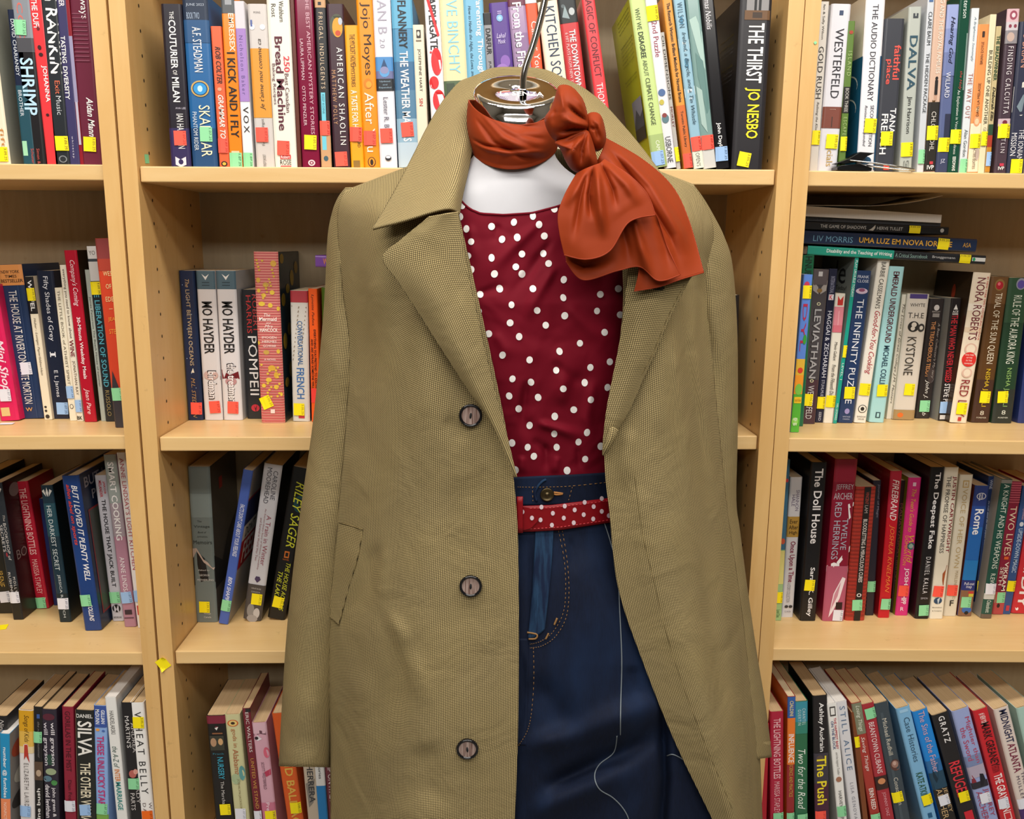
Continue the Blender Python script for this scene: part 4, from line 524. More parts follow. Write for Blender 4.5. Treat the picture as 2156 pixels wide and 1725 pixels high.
B('r', 2, 'thin navy book with tiny white lettering', 2083, 2094, 1003, 2050, 2063, 1290, '#1f3566', [T('WINE', 1010, 1030, .5, .5, '#c9d0e0'), T('the truth about the most popular drink on earth', 1055, 1170, .45, .34, '#c9d0e0', 'i')], [('y', 2056, 1234)])
B('r', 2, 'dark green book with grey board showing', 2110, 2133, 1010, 2065, 2088, 1302, '#1f5046', [R(1010, 1018, '#8a8a84'), T('A KNIGHT AND HIS WEAPONS', 1020, 1198, .52, .5, '#dce4da'), T('R.EWART', 1208, 1250, .5, .4, '#dce4da'), R(1250, 1262, '#c9c9c4'), T('Oakeshott', 1264, 1290, .5, .4, '#dce4da'), R(1293, 1302, '#6a5a4c')], [('w', 2081, 1240)], side='#a29f99', hard=True)
B('r', 2, 'burgundy book with striped pink top', 2131, 2153, 1014, 2088, 2113, 1293, '#8b1e3b', [R(1016 + 5 * i, 1019 + 5 * i, '#c2566a') for i in range(9)] + [T('TWO LIVES', 1066, 1170, .5, .56, '#e6d2b4'), R(1172, 1178, '#d8602c', .3, .7), T('VIKRAM', 1183, 1244, .62, .34, '#f0e4d8', 'b'), T('SETH', 1194, 1232, .26, .3, '#f0e4d8'), R(1246, 1293, '#b6484a'), E(1275, .4, 6, .14, '#2a1a1c')], [('g', 2101, 1258)])
B('r', 2, 'denim blue book with pale capitals', 2155, 2173, 1024, 2110, 2128, 1293, '#33538c', [E(1104, .5, 6, .24, '#d8dce6'), T('Sarah Mlynowski', 1050, 1095, .5, .4, '#c9a4b4', 'i'), T('UPSIDE-DOWN MAGIC', 1113, 1206, .5, .5, '#b9cde6', 'b'), R(1275, 1286, '#c23a4c', .3, .7)], [('y', 2125, 1234)])
B('r', 2, 'tomato red book with thick white lettering', 2178, 2216, 1022, 2129, 2168, 1292, '#cd2c39', [T('DIY,', 1215, 1286, .42, .56, '#f8f0f0', 'b'), T('the rise of', 1130, 1208, .42, .4, '#f8f0f0', 'b')])
# ---- bottom shelf, first bookcase (feet below the picture)
YB = 1790
B('l', 3, 'black book with grey script, cut by frame', -24, 13, 1508, -16, 22, YB, '#1d1c1e', [T('Nigel', 1515, 1545, .7, .3, '#c9c4c0', 'i')], pg='t')
B('l', 3, 'cyan and salmon book with white rounded lettering', -1, 19, 1546, 2, 23, YB, '#208fc2', [T('number @ fumbles', 1574, 1680, .5, .46, '#f0f4f6', 'b'), R(1682, 1790, '#ec8a5c'), T('NONFICTION', 1690, 1740, .5, .3, '#f6d8c8')], Y=.002, pg='w', side='#8a8480', si=[E(1590, .25, 26, .2, '#a8482c'), E(1650, .4, 30, .3, '#b9b4a8'), E(1700, .3, 26, .26, '#3a3634')])
B('l', 3, 'yellow and white book with red dancing figure', 38, 69, 1496, 43, 74, YB, '#e4dfde', [R(1496, 1540, '#d8a01c'), R(1540, 1572, '#e0b450'), R(1572, 1586, '#e6cfa0'), T('Songs of Kids', 1506, 1563, .52, .42, '#4a3410', 'i'), E(1570, .5, 5, .16, '#e8dcd6'), ('P', [(.4, 1568), (.62, 1568), (.66, 1590), (.74, 1606), (.5, 1592), (.36, 1600)], '#b83a2c'), T('ELIZABETH LAIRD', 1607, 1698, .5, .3, '#6a6462', 's')], [('b', 53, 1708)], pg='t')
B('l', 3, 'thin black book with small photograph', 70, 88, 1489, 74, 92, YB, '#1d1b1c', [R(1504, 1513, '#3a5a9c', .4, .75), T('the rules of summer', 1520, 1596, .6, .24, '#8a8684', 'i'), R(1604, 1643, '#5a4638'), E(1628, .55, 10, .3, '#b9a088'), T('catherine bush', 1660, 1775, .5, .4, '#e6e2de', 'ub')], [('g', 80, 1552)], pg='t')
B('l', 3, 'dark violet book with lights and doubled lettering', 87, 117, 1494, 95, 127, YB, '#2d2735', [E(1510, .5, 10, .4, '#5a2434'), E(1600, .5, 16, .3, '#2c4a3c'), E(1625, .55, 10, .36, '#9aa884'), E(1640, .3, 9, .3, '#5a7a8a'), E(1648, .75, 8, .2, '#4a8a4c'), T('will grayson', 1521, 1612, .72, .34, '#dcd6dc', 'b'), T('will grayson', 1521, 1612, .26, .34, '#cfc8d0', 'b'), T('john green &', 1658, 1720, .7, .3, '#e0dae0', 'b'), T('david levithan', 1652, 1722, .3, .3, '#e0dae0', 'b'), R(1735, 1790, '#5a1c3a')], pg='t')
B('l', 3, 'raspberry book with dark engraved capitals', 130, 153, 1489, 138, 162, YB, '#8d2036', [T('GORILLAS IN THE MIST', 1498, 1625, .5, .46, '#42101c'), T('Dian Fossey', 1643, 1700, .5, .4, '#42101c')], [('w', 146, 1697)], pg='t')
B('l', 3, 'black book with wide white condensed capitals', 158, 197, 1496, 164, 203, YB, '#212321', [T('DANIEL', 1504, 1512, .5, .86, '#e6e4e0', 'hb'), T('SILVA', 1519, 1592, .5, .76, '#efece6', 'b'), T('THE OTHER WOMAN', 1606, 1740, .5, .56, '#e6dcc2', 'b'), R(1496, 1790, '#b9b08a', 0, .03)], [('b', 180, 1705)], pg='t')
B('l', 3, 'pale blue book with magenta bouncing capitals', 198, 222, 1486, 203, 231, YB, '#8dafe4', [R(1486, 1532, '#3a55a0'), T('GILLIAN', 1495, 1524, .74, .3, '#eef0f6', 'b'), T('McDUNN', 1494, 1525, .3, .32, '#eef0f6', 'b'), E(1537, .3, 4, .16, '#e8a04c'), E(1539, .75, 3, .13, '#4a6ab0'), T('THESE UNLUCKY STARS', 1550, 1702, .5, .56, '#c2286c', 'b'), R(1715, 1790, '#7aa84c')], [('g', 215, 1703)], pg='t')
B('l', 3, 'tall white book with teal and orange words', 220, 243, 1469, 252, 274, YB, '#e8e7e4', [T('HANDELARSKI', 1497, 1546, .5, .4, '#5a5856'), T('the A-Z of', 1572, 1617, .5, .5, '#3a5a52', 'i'), T('INTER', 1620, 1646, .5, .48, '#d8803c', 'b'), T('MARRIAGE', 1647, 1706, .5, .48, '#2c8a86', 'b')], [('g', 263, 1740)], pg='w')
B('l', 3, 'black book with grey handwritten capitals', 254, 280, 1480, 280, 306, YB, '#1f1d20', [T('ANDREA', 1522, 1585, .8, .28, '#b9b4b4'), T("MARTIN'S", 1508, 1575, .4, .34, '#d6d2d0'), E(1630, .5, 12, .3, '#b8645c'), E(1625, .75, 8, .18, '#d89a8c'), T('PARTS', 1670, 1706, .35, .34, '#cfcac8'), T('LADY', 1650, 1692, .8, .28, '#b9b4b4')], [('g', 282, 1650)], pg='t')
B('l', 3, 'white book with widely spaced black capitals', 273, 302, 1480, 303, 331, YB, '#eeecea', [T('WHEAT BELLY', 1499, 1672, .5, .5, '#2c2a2c', 's'), T('WILLIAM', 1690, 1755, .8, .22, '#6a5a58', 's'), T('DAVIS', 1691, 1735, .36, .24, '#6a5a58', 's')], [('y', 292, 1521), ('o', 311, 1718)], pg='t')
# ---- bottom shelf, middle bookcase
B('c', 3, 'black book with maroon top and faces', 435, 472, 1507, 458, 499, YB, '#1c1918', [R(1507, 1524, '#7c2438'), ('P', [(0, 1524), (1, 1524), (.5, 1532)], '#7c2438'), ('P', [(.4, 1533), (.6, 1531), (.5, 1538)], '#e6e0dc'), R(1543, 1546, '#8a5a3a', .25, .8), R(1549, 1580, '#3a3a30', .1, .85), E(1563, .28, 13, .16, '#b08a6a'), E(1562, .66, 10, .13, '#c9a070'), T('Frank', 1585, 1589, .5, .6, '#3a7a8c', 'h'), T('NURSERY', 1594, 1641, .56, .32, '#3c9ab4', 'b'), T('The Merchant of', 1645, 1712, .56, .18, '#c9c4c0')], [('y', 475, 1704)], pg='t')
B('c', 3, 'pale green gold book with round bee emblem', 473, 504, 1505, 500, 532, YB, '#cbc798', [E(1523, .5, 10, .36, '#c9602c'), E(1523, .5, 8, .28, '#e6c87a'), E(1523, .5, 4, .14, '#3a2a1c'), T('gods in', 1535, 1574, .5, .36, '#b06a3c'), T('Alabama', 1578, 1632, .5, .36, '#a85a34'), E(1640, .35, 16, .3, '#a8b890'), E(1628, .8, 22, .2, '#5f9a98'), T('JOSHILYN JACKSON', 1640, 1705, .5, .18, '#8a7a52')], [('w', 507, 1713)], pg='t')
B('c', 3, 'slim maroon book with gold and white capitals', 510, 526, 1492, 543, 560, YB, '#73212e', [R(1492, 1500, '#2a2426', .4, 1), T('ERIC WALTERS', 1500, 1584, .52, .4, '#e0d6d2'), T('UNITED WE STAND', 1597, 1703, .55, .42, '#cf9a4c')], [('w', 546, 1718)], pg='t')
B('c', 3, 'pink book showing part of a face', 530, 560, 1522, 560, 590, YB, '#d6a4b4', [R(1522, 1545, '#dcb4c0'), ('P', [(.05, 1545), (.5, 1538), (.9, 1542), (.9, 1548), (.5, 1545), (.05, 1550)], '#6a4450'), ('P', [(.05, 1556), (.3, 1548), (.6, 1556), (.3, 1560)], '#e6dce0'), E(1554, .22, 4.5, .13, '#2a1c24'), E(1585, .8, 16, .2, '#d8647c'), ('P', [(.5, 1626), (.95, 1620), (.95, 1632), (.6, 1636)], '#b83a58'), T('SCOTT WESTERFELD', 1605, 1662, .45, .2, '#5a3444'), R(1690, 1790, '#c9748c'), T('Pretties', 1690, 1730, .5, .24, '#f4e2e8')], [('y', 572, 1718)], pg='t')
B('c', 3, 'burnt orange book with gold capitals', 572, 606, 1502, 614, 648, YB, '#d6591c', [T('DAVID BALDACCI', 1560, 1760, .55, .5, '#dcae4c', 'b')], [('y', 624, 1701)], pg='t')
B('c', 3, 'sandy book with grey feather pattern', 628, 652, 1508, 654, 680, YB, '#c6b6a2', [R(1508, 1600, '#6a6660'), ('P', [(.1, 1650), (.9, 1640), (.6, 1690), (.2, 1700)], '#8a837a'), T('HERRERA', 1610, 1690, .55, .5, '#3a3a3c', 'b')], pg='t')
B('c', 3, 'white book with solid blue lower half', 655, 675, 1508, 675, 695, YB, '#e2e1df', [R(1655, 1790, '#1e7ec0'), T('and other stories', 1560, 1640, .5, .3, '#4a4a4c')], pg='w')
B('c', 3, 'dusty maroon book behind coat hem', 676, 700, 1508, 697, 722, YB, '#6e2937', [T('PHILIP ON ITALY', 1590, 1690, .4, .4, '#e6d6d4')], pg='t')
# ---- bottom shelf, last bookcase
B('r', 3, 'plain red book beside the upright', 1607, 1619, 1525, 1599, 1613, YB, '#b0182a', pg='t')
B('r', 3, 'ruby book with pale pink condensed capitals', 1622, 1650, 1499, 1622, 1650, YB, '#b21f3d', [T('THE LIGHTNING BOTTLES', 1513, 1640, .5, .52, '#f0b8be', 'b'), T('MARISSA STAPLEY', 1646, 1712, .5, .42, '#f0b8be')], [('g', 1641, 1722)], pg='t')
B('r', 3, 'orange and maroon book with blue top', 1659, 1675, 1467, 1655, 1672, YB, '#992a2e', [R(1467, 1512, '#3560a8'), T('CIALDINI', 1476, 1508, .5, .46, '#e6d08a', 'b'), R(1512, 1610, '#ea7a2c'), T('INFLUENCE', 1546, 1606, .5, .7, '#f4ece6', 'b'), T('SCIENCE AND PRACTICE', 1610, 1678, .5, .44, '#d0a84c')], [('g', 1664, 1722)], side='#d8661c', pg='c')
B('r', 3, 'teal to green book with white brush script', 1676, 1699, 1477, 1672, 1703, YB, '#2f6c4a', [R(1477, 1520, '#3a90a4'), R(1520, 1545, '#358472'), T('CHANTEL', 1492, 1527, .68, .24, '#d5e6e6', 's'), T('GUERTIN', 1494, 1527, .34, .24, '#d5e6e6', 's'), T('Two for the Road', 1578, 1704, .5, .56, '#e8f0e6', 'i')], [('g', 1690, 1725)], pg='t')
B('r', 3, 'black book with bold white and yellow serif', 1713, 1741, 1465, 1716, 1749, YB, '#211d1f', [T('Ashley Audrain', 1480, 1583, .52, .4, '#efecea', 'b'), R(1586, 1650, '#3f3a44'), E(1600, .4, 14, .26, '#5a4a44'), R(1650, 1730, '#4a2438'), T('The Push', 1592, 1694, .5, .66, '#f2dc2c', 'b')], [('r', 1724, 1718)], side='#141214', pg='t')
B('r', 3, 'white paperback with red and navy lines', 1743, 1760, 1482, 1768, 1791, YB, '#eceae6', [R(1488, 1508, '#4a4644', .2, .8), R(1491, 1505, '#eceae6', .3, .7), T('THE HAPPIEST BABY', 1512, 1578, .66, .26, '#b83444', 'b'), T('ON THE BLOCK', 1518, 1578, .34, .28, '#3a4a78', 'b'), T('and the happiest Toddler', 1584, 1632, .5, .34, '#8a8684', 'i'), E(1641, .5, 8, .3, '#a8745a'), T('HARVEY KARP', 1665, 1725, .5, .34, '#5a5654')], [('g', 1777, 1708)], pg='w')
B('r', 3, 'grey white book with slate spaced capitals', 1762, 1781, 1478, 1797, 1824, YB, '#dbd9dd', [T('STILL ALICE', 1487, 1622, .5, .48, '#5a7494', 's'), T('LISA GENOVA', 1648, 1725, .5, .3, '#8a8a94', 's')], pg='w')
B('r', 3, 'thin rust book with yellow tag', 1793, 1802, 1500, 1824, 1836, YB, '#7c4424', (), [('y', 1800, 1562)], pg='t')
B('r', 3, 'olive topped rust book with white handwriting', 1795, 1811, 1480, 1842, 1868, YB, '#a6382f', [R(1480, 1546, '#7d8068'), T('Losing Things', 1486, 1540, .5, .5, '#e0e0d0', 'i'), T('Saving Things', 1552, 1624, .5, .46, '#f0dcd4', 'i'), T('ERIN REED', 1660, 1704, .5, .44, '#f2e4dc', 'b')], [('g', 1844, 1724)], pg='t')
B('r', 3, 'cherry red book with white capitals, tilted tag', 1815, 1839, 1482, 1867, 1897, YB, '#a72f39', [T('BEANTOWN CUBANS', 1521, 1628, .5, .42, '#f0dcdc'), R(1634, 1662, '#3a2420'), E(1645, .5, 9, .3, '#d08a5c'), T('JOHNNY DIAZ', 1668, 1718, .5, .32, '#e6a4ac')], [('g', 1836, 1502)], pg='t')
B('r', 3, 'slate book with dried rose', 1841, 1869, 1480, 1898, 1931, YB, '#3d474f', [R(1500, 1790, '#48535b', .3, .5), T('Michael Redhill', 1513, 1590, .5, .3, '#cfc8b8'), E(1612, .66, 17, .36, '#5c3a34'), E(1610, .64, 11, .24, '#9a7468'), E(1608, .62, 6, .12, '#c2a094'), T('Consolation', 1637, 1694, .5, .3, '#cfc8b8')], [('y', 1888, 1677)], pg='t', side='#24506c')
B('r', 3, 'powder blue book with grey serif lettering', 1888, 1914, 1490, 1957, 1992, YB, '#7db2d9', [R(1494, 1500, '#9cc6e4', .2, .8), T('Case Histories', 1511, 1604, .55, .42, '#34546c'), T('KATE ATKINSON', 1627, 1698, .5, .5, '#2c5a44', 'b'), R(1712, 1722, '#1f5a84', .4, .7)], [('y', 1956, 1684)], pg='t')
B('r', 3, 'strong blue book with skyline and rose lettering', 1922, 1952, 1496, 1996, 2033, YB, '#1f84d6', [R(1600, 1625, '#2c6aa4'), R(1625, 1660, '#23455c'), ('P', [(.1, 1650), (.3, 1618), (.5, 1640), (.7, 1610), (1, 1640), (1, 1660), (.1, 1660)], '#152c3c'), R(1660, 1790, '#201c1c'), T('The Sins of the Father', 1498, 1626, .52, .4, '#d8aab4'), T('JEFFREY', 1660, 1712, .74, .3, '#c9a878'), T('ARCHER', 1660, 1722, .36, .4, '#c9a878')], [('w', 1987, 1684)], pg='t')
B('r', 3, 'black book with red slab and white letters', 1964, 1995, 1503, 2037, 2080, YB, '#221f21', [T('GRATZ', 1508, 1563, .5, .36, '#e6e2e2', 'bs'), T('REFUGEE', 1604, 1676, .52, .66, '#d83440', 'b'), R(1708, 1740, '#cc2434', .3, .8)], [('y', 2029, 1677)], pg='t')
B('r', 3, 'lavender book with red serif and snowy scene', 2005, 2039, 1494, 2080, 2122, YB, '#9aa6d4', [R(1590, 1612, '#7a88b0'), T('Mightier than', 1512, 1608, .7, .32, '#b83a58'), T('the Sword', 1530, 1600, .34, .32, '#b83a58'), R(1612, 1636, '#b0a4b8'), ('P', [(.05, 1645), (.15, 1628), (.3, 1640), (.35, 1656), (.05, 1656)], '#8a2c3a'), R(1645, 1658, '#2c2a34', 0, .95), ('P', [(.5, 1655), (.6, 1630), (.8, 1632), (.9, 1655)], '#1e1c26'), T('JEFFREY', 1662, 1720, .7, .34, '#a83a54'), T('ARCHER', 1664, 1724, .3, .36, '#a83a54')], [('w', 2074, 1680)], pg='t')
B('r', 3, 'red thriller with black and white capitals', 2051, 2077, 1494, 2121, 2160, YB, '#c8242e', [T('#1 NEW YORK', 1502, 1526, .5, .4, '#f4dcd8', 'b'), T('MARK GREANEY', 1522, 1614, .55, .56, '#2a1214', 'b'), T('THE FIRST GRAY MAN', 1612, 1626, .5, .5, '#5a1216'), T('THE GRAY MAN', 1630, 1708, .52, .56, '#f6ecea', 'b'), R(1710, 1726, '#f0c8c4', .25, .75), R(1712, 1724, '#c8242e', .32, .68)], [('w', 2112, 1690)], pg='t')
B('r', 3, 'oatmeal book with navy and maroon capitals', 2094, 2122, 1491, 2164, 2202, YB, '#dbccc3', [T('MIDNIGHT', 1495, 1564, .55, .5, '#2a2c4c', 'b'), T('ATLANTA', 1566, 1626, .55, .5, '#7a2440', 'b'), T('THOMAS', 1628, 1680, .8, .2, '#4a3c54'), T('MULLEN', 1634, 1684, .45, .22, '#4a3c54', 's'), R(1700, 1790, '#4a2c6a')], [('w', 2152, 1690)], pg='t')
B('r', 3, 'pale mint book at the frame edge', 2140, 2174, 1488, 2208, 2244, YB, '#a9c8bd', [('P', [(.1, 1560), (.3, 1556), (.5, 1590)], '#5a7a72')], pg='t')

# ---- build them, naming each by its look and by the book it stands beside
CATALOGUE = {}
for b in books: CATALOGUE.setdefault((b['u'], b['row']), []).append(b)
GRP = {'l': 'in the bookcase with the hot pink book', 'c': 'in the bookcase behind the coat', 'r': 'in the bookcase with the flat stack'}
for (u, row), lst in CATALOGUE.items():
    for i, b in enumerate(lst):
        nb = lst[i - 1] if i else (lst[1] if len(lst) > 1 else b)
        sh = nb['d'].split(' with ')[0].split(' showing ')[0].split(' beside ')[0].split(' cut ')[0].split(',')[0].split(' half ')[0].split(' peeking ')[0].split(' splashed ')[0].split(' patterned ')[0]
        lab = f"{b['d']}, next to {sh}"
        if len(lab.split()) > 16: lab = ' '.join(b['d'].split())
        if len((lab + f" on {ROWN[row]} shelf").split()) <= 16: lab += f" on {ROWN[row]} shelf"
        build_book(b, lab, f"books on the {ROWN[row]} shelf {GRP[u]}")
# ---------------------------------------------------------------- the flat stack on the second shelf
SG = 'books lying flat on the second shelf'
lay('teal and black book lying lowest in the flat stack', 1700, 527, 2075, 548, .0136, .112, '#25262a',
    [R(1700, 1881, '#1f9d86'), R(1885, 1930, '#3a3c42', .2, .35), T('Disability and the Teaching of Writing', 1740, 1877, .5, .52, '#f0f6f4', 'b'), T('A Critical Sourcebook', 1884, 1952, .5, .42, '#8fb0a8'), T('Brueggemann', 1962, 2010, .5, .36, '#c9c9c9'), R(2046, 2074, '#d9d9d6', .3, .72), E(2050, .5, 3, .2, '#2a9a6a')], [('y', 2031, .5)], grp=SG, lift=.0002)
lay('navy book with gold capitals in the flat stack', 1680, 499, 2056, 518, .0196, .108, '#22304e',
    [T('LIV MORRIS', 1712, 1795, .45, .44, '#6fa0bc', ''), T('UMA LUZ EM NOVA IORQUE', 1808, 2004, .45, .5, '#e0a83c', 'b'), T('ASA', 2027, 2044, .5, .34, '#d8a040')], [('y', 1985, .5)], grp=SG, lift=.0004)
lay('slim black book with chalky capitals in the stack', 1680, 475, 1997, 487, .0118, .11, '#1e1d1e',
    [T('THE GAME OF SHADOWS', 1727, 1823, .5, .42, '#c9c6c2', ''), ('P', [(.2, 1828), (.4, 1834), (.9, 1842), (.5, 1842), (.15, 1838)], '#b9b2a8'), T('HERVE TULLET', 1846, 1900, .5, .4, '#c9c6c2'), E(1983, .5, 4, .26, '#b9b6b2')], [('y', 1925, .5)], grp=SG, lift=.0006)
lay('thin grey softcover under the white pad', 1680, 461, 1980, 474, .0070, .112, '#3a3a3e', [T('Multiple Sclerosis', 1692, 1752, .5, .6, '#17171a', 'b')], grp=SG, lift=.0008)
t = thing('paper_pad', 'thick white pad with a curled top sheet, topmost on the flat stack', 'paper', at(1830, 463, .1))
def surf_simple(name, rows, m, parent, thick=0):
    n = len(rows[0]); vs = [Vector(p) for r in rows for p in r]
    fs = [(i * n + j, i * n + j + 1, (i + 1) * n + j + 1, (i + 1) * n + j) for i in range(len(rows) - 1) for j in range(n - 1)]
    off = parent.location if parent else Vector()
    o = obj(name, [v - off for v in vs], fs, m, parent, smooth=True)
    if thick: md = o.modifiers.new('t', 'SOLIDIFY'); md.thickness = thick
    return o
mb = MB()
zz = [at(1685, 454.5, .105), at(1981, 469.5, .105)]; zt = [at(1685, 433, .105), at(1983, 452.5, .105)]
vs = [zz[0], zz[1], zt[1], zt[0]]; dv = Vector((0, .128, .0))
mb.add([v - t.location for v in vs] + [v + dv - t.location for v in vs], [(0, 1, 2, 3), (5, 4, 7, 6), (3, 2, 6, 7), (1, 0, 4, 5), (0, 3, 7, 4), (2, 1, 5, 6)], PAGE['w'])
mb.build('page_block', t)
rows = []
for j in range(3):
    r = []
    for i in range(13):
        s = i / 12; px = 1685 + s * 300
        py = 431.6 + 3.2 * s - max(0, s - .45) ** 2 * 76
        r.append(at(px, py, .104) + Vector((0, .06 * j, .002 * j * s)))
    rows.append(r)
surf_simple('curled_sheet', rows, mat('#e9e7e4', .7), t, .0004)

# ---------------------------------------------------------------- loose bits
def tag(o, label, cat, group=None):
    o['label'] = label; o['category'] = cat
    if group: o['group'] = group
def flat_sticker(c, ux, uy, w, h, rot, k, label, curl=0):
    """a square price sticker at c, its sides along ux, uy"""
    col, ink = STK[k]; n = ux.cross(uy).normalized()
    cr, sr = math.cos(rot), math.sin(rot)
    def P(a, b, e): return c + ux * (a * w * cr - b * h * sr) + uy * (a * w * sr + b * h * cr) + n * (e + curl * max(0, abs(a + b) - .55) ** 2)
    mb = MB(); N = 7
    vs = [P(i / (N - 1) - .5, j / (N - 1) - .5, .0004) for j in range(N) for i in range(N)]
    mb.add(vs, [(j * N + i, j * N + i + 1, (j + 1) * N + i + 1, (j + 1) * N + i) for j in range(N - 1) for i in range(N - 1)], mat(col, .6))
    o = mb.build('price_sticker'); tag(o, label, 'sticker')
    md = o.modifiers.new('t', 'SOLIDIFY'); md.thickness = .0002
    return o
X, Z_ = Vector((1, 0, 0)), Vector((0, 0, 1))
flat_sticker(at(343.5, 1398, -.0006), X, Z_, .0165, .0185, .62, 'y', 'loose yellow price sticker stuck across the gap between two bookcase uprights', .02)
p = at_z(3, 1322, shelf_z('l', 3, -.7)); flat_sticker(p + Vector((0, 0, .0004)), X, Vector((0, 1, 0)), .017, .019, .3, 'y', 'yellow price sticker lying on the third shelf board at frame edge')
p = at_z(14, 893, shelf_z('l', 2, -.65)); flat_sticker(p + Vector((0, 0, .0004)), X, Vector((0, 1, 0)), .02, .012, .1, 'w', 'white sticker scrap on the board in front of the hot pink book')
flat_sticker(Vector((-.4355, .035, .4275)), Vector((0, 1, 0)), Z_, .014, .012, .1, 'g', 'torn green sticker stub low on the inner upright beside the top shelf')
p = at(1716.5, 90, -.0005); flat_sticker(p, X, Z_, .0035, .0035, .7, 'g', 'tiny green sticker remnant on the worn bookcase upright')

# binder clip with a wire handle on the edge of the top shelf
cb = at(1800, 361, .012)
t = thing('binder_clip', 'black clip with a long wire handle on the top shelf edge', 'clip', (cb.x, .016, shelf_z('r', 1, cb.x) + .0006))
BLK = mat('#121213', .22)
mb = MB()
prof = [(-.027, .0005), (.021, .0), (.0215, .004), (.004, .0095), (-.022, .0072), (-.0275, .005)]
for y0, y1 in ((-.010, .012),):
    n = len(prof); vs = [(x, y0, z) for x, z in prof] + [(x, y1, z) for x, z in prof]
    mb.add(vs, [tuple(range(n)), tuple(range(2 * n - 1, n - 1, -1))] + [(i, n + i, n + (i + 1) % n, (i + 1) % n) for i in range(n)], BLK)
mb.build('lower_jaw', t, bevel=.0008)
mb = MB(); prof = [(-.0285, .0102), (-.012, .0165), (.002, .0252), (.0235, .0240), (.013, .0195), (.006, .0125), (-.02, .0088)]
n = len(prof); vs = [(x, -.011, z) for x, z in prof] + [(x, .011, z) for x, z in prof]
mb.add(vs, [tuple(range(n)), tuple(range(2 * n - 1, n - 1, -1))] + [(i, n + i, n + (i + 1) % n, (i + 1) % n) for i in range(n)], BLK)
mb.build('upper_jaw', t, bevel=.0008)
STEEL = mat('#d6d6d8', .18, 1)
vs, fs = tube([(-.012, -.0125, .0135), (.02, -.0135, .0105), (.05, -.0135, .0068), (.078, -.0125, .003), (.0835, -.006, .0022), (.0835, .004, .0022), (.06, .006, .0045), (.02, .006, .0085)], .0011, 8)
mb = MB(); mb.add(vs, fs, STEEL); mb.build('wire_handle', t, smooth=True)

lay('purple book with an orange letter lying behind the coat sleeve', 664, 550, 790, 553, .0175, .10, '#7a4aa0', [T('W', 680, 690, .5, .5, '#e0853c', 'b'), T('ORDS', 692, 730, .5, .5, '#e0853c', 'b')], lift=.0, D=.13)
# ---------------------------------------------------------------- cloth helpers
def cr(p0, p1, p2, p3, t):
    return tuple(.5 * ((2 * b) + (c - a) * t + (2 * a - 5 * b + 4 * c - d) * t * t + (3 * b - a - 3 * c + d) * t ** 3) for a, b, c, d in zip(p0, p1, p2, p3))
def spline(pts, n, closed=False):
    m = len(pts); out = []
    segs = m if closed else m - 1
    for k in range(n):
        s = k / (n if closed else n - 1) * segs; i = min(int(s), segs - 1); t = s - i
        g = (lambda j: pts[j % m]) if closed else (lambda j: pts[max(0, min(m - 1, j))])
        out.append(cr(g(i - 1), g(i), g(i + 1), g(i + 2), t))
    return out
def grid(rows, nu, nv):
    """rows of (photo x, photo y, depth) control points -> nv rows of nu points"""
    a = [spline(r, nu) for r in rows]
    cols = [spline([r[j] for r in a], nv) for j in range(nu)]
    return [[cols[j][i] for j in range(nu)] for i in range(nv)]
def seg_d(px, py, pl):
    best = (1e9, 0); L = [math.dist(p, q) for p, q in zip(pl, pl[1:])]; tot = sum(L); run = 0
    for ((ax, ay), (bx, by)), l in zip(zip(pl, pl[1:]), L):
        dx, dy = bx - ax, by - ay; t = max(0, min(1, ((px - ax) * dx + (py - ay) * dy) / (dx * dx + dy * dy)))
        d = math.hypot(px - ax - t * dx, py - ay - t * dy)
        if d < best[0]: best = (d, (run + t * l) / tot)
        run += l
    return best
def fold_fn(folds):
    """folds: (polyline, width, height); positive height comes towards the aisle; a fold dies out at both ends and spreads as it runs"""
    def f(px, py):
        h = 0
        for pl, w, a in folds:
            d, t = seg_d(px, py, pl)
            if d > 4 * w: continue
            k = min(1, t / .22 + .1) * min(1, (1 - t) / .45)
            k = k * k * (3 - 2 * k)
            h += a * k * math.exp(-(d / (w * (.75 + .7 * t))) ** 2)
        return h
    return f
def cloth(name, rows, nu, nv, m, parent, folds=(), thick=.0016, extra=None, keep=None, warp=None):
    g = grid(rows, nu, nv); ff = fold_fn(folds)
    P = []
    for r in g:
        q = []
        for px, py, Y in r:
            Y2 = Y - ff(px, py) + (extra(px, py) if extra else 0)
            q.append(at(px, py, Y2))
        P.append(q)
    return cloth_mesh(name, P, m, parent, thick), g, P
def cloth_mesh(name, P, m, parent, thick=.0016, closed=False):
    nv, nu = len(P), len(P[0]); off = parent.location if parent else Vector()
    uv = []
    vlen = [0] * nu; prev = None
    for i in range(nv):
        u = 0
        for j in range(nu):
            if j: u += (P[i][j] - P[i][j - 1]).length
            if i: vlen[j] += (P[i][j] - P[i - 1][j]).length
            uv.append([u, vlen[j]])
    # keep the grain straight: centre each row's u on the middle column
    for i in range(nv):
        c = uv[i * nu + nu // 2][0]
        for j in range(nu): uv[i * nu + j][0] -= c
    fs = [(i * nu + j, i * nu + j + 1, (i + 1) * nu + j + 1, (i + 1) * nu + j) for i in range(nv - 1) for j in range(nu - 1)]
    vs = [p - off for r in P for p in r]
    o = obj(name, vs, fs, m, parent, smooth=True, uv=[tuple(x) for x in uv])
    if thick:
        md = o.modifiers.new('thickness', 'SOLIDIFY'); md.thickness = thick; md.offset = 0
    return o
def near_Y(g, P, px, py):
    best = None
    for r, q in zip(g, P):
        for c, p in zip(r, q):
            d = (c[0] - px) ** 2 + (c[1] - py) ** 2
            if best is None or d < best[0]: best = (d, p.y)
    return best[1]

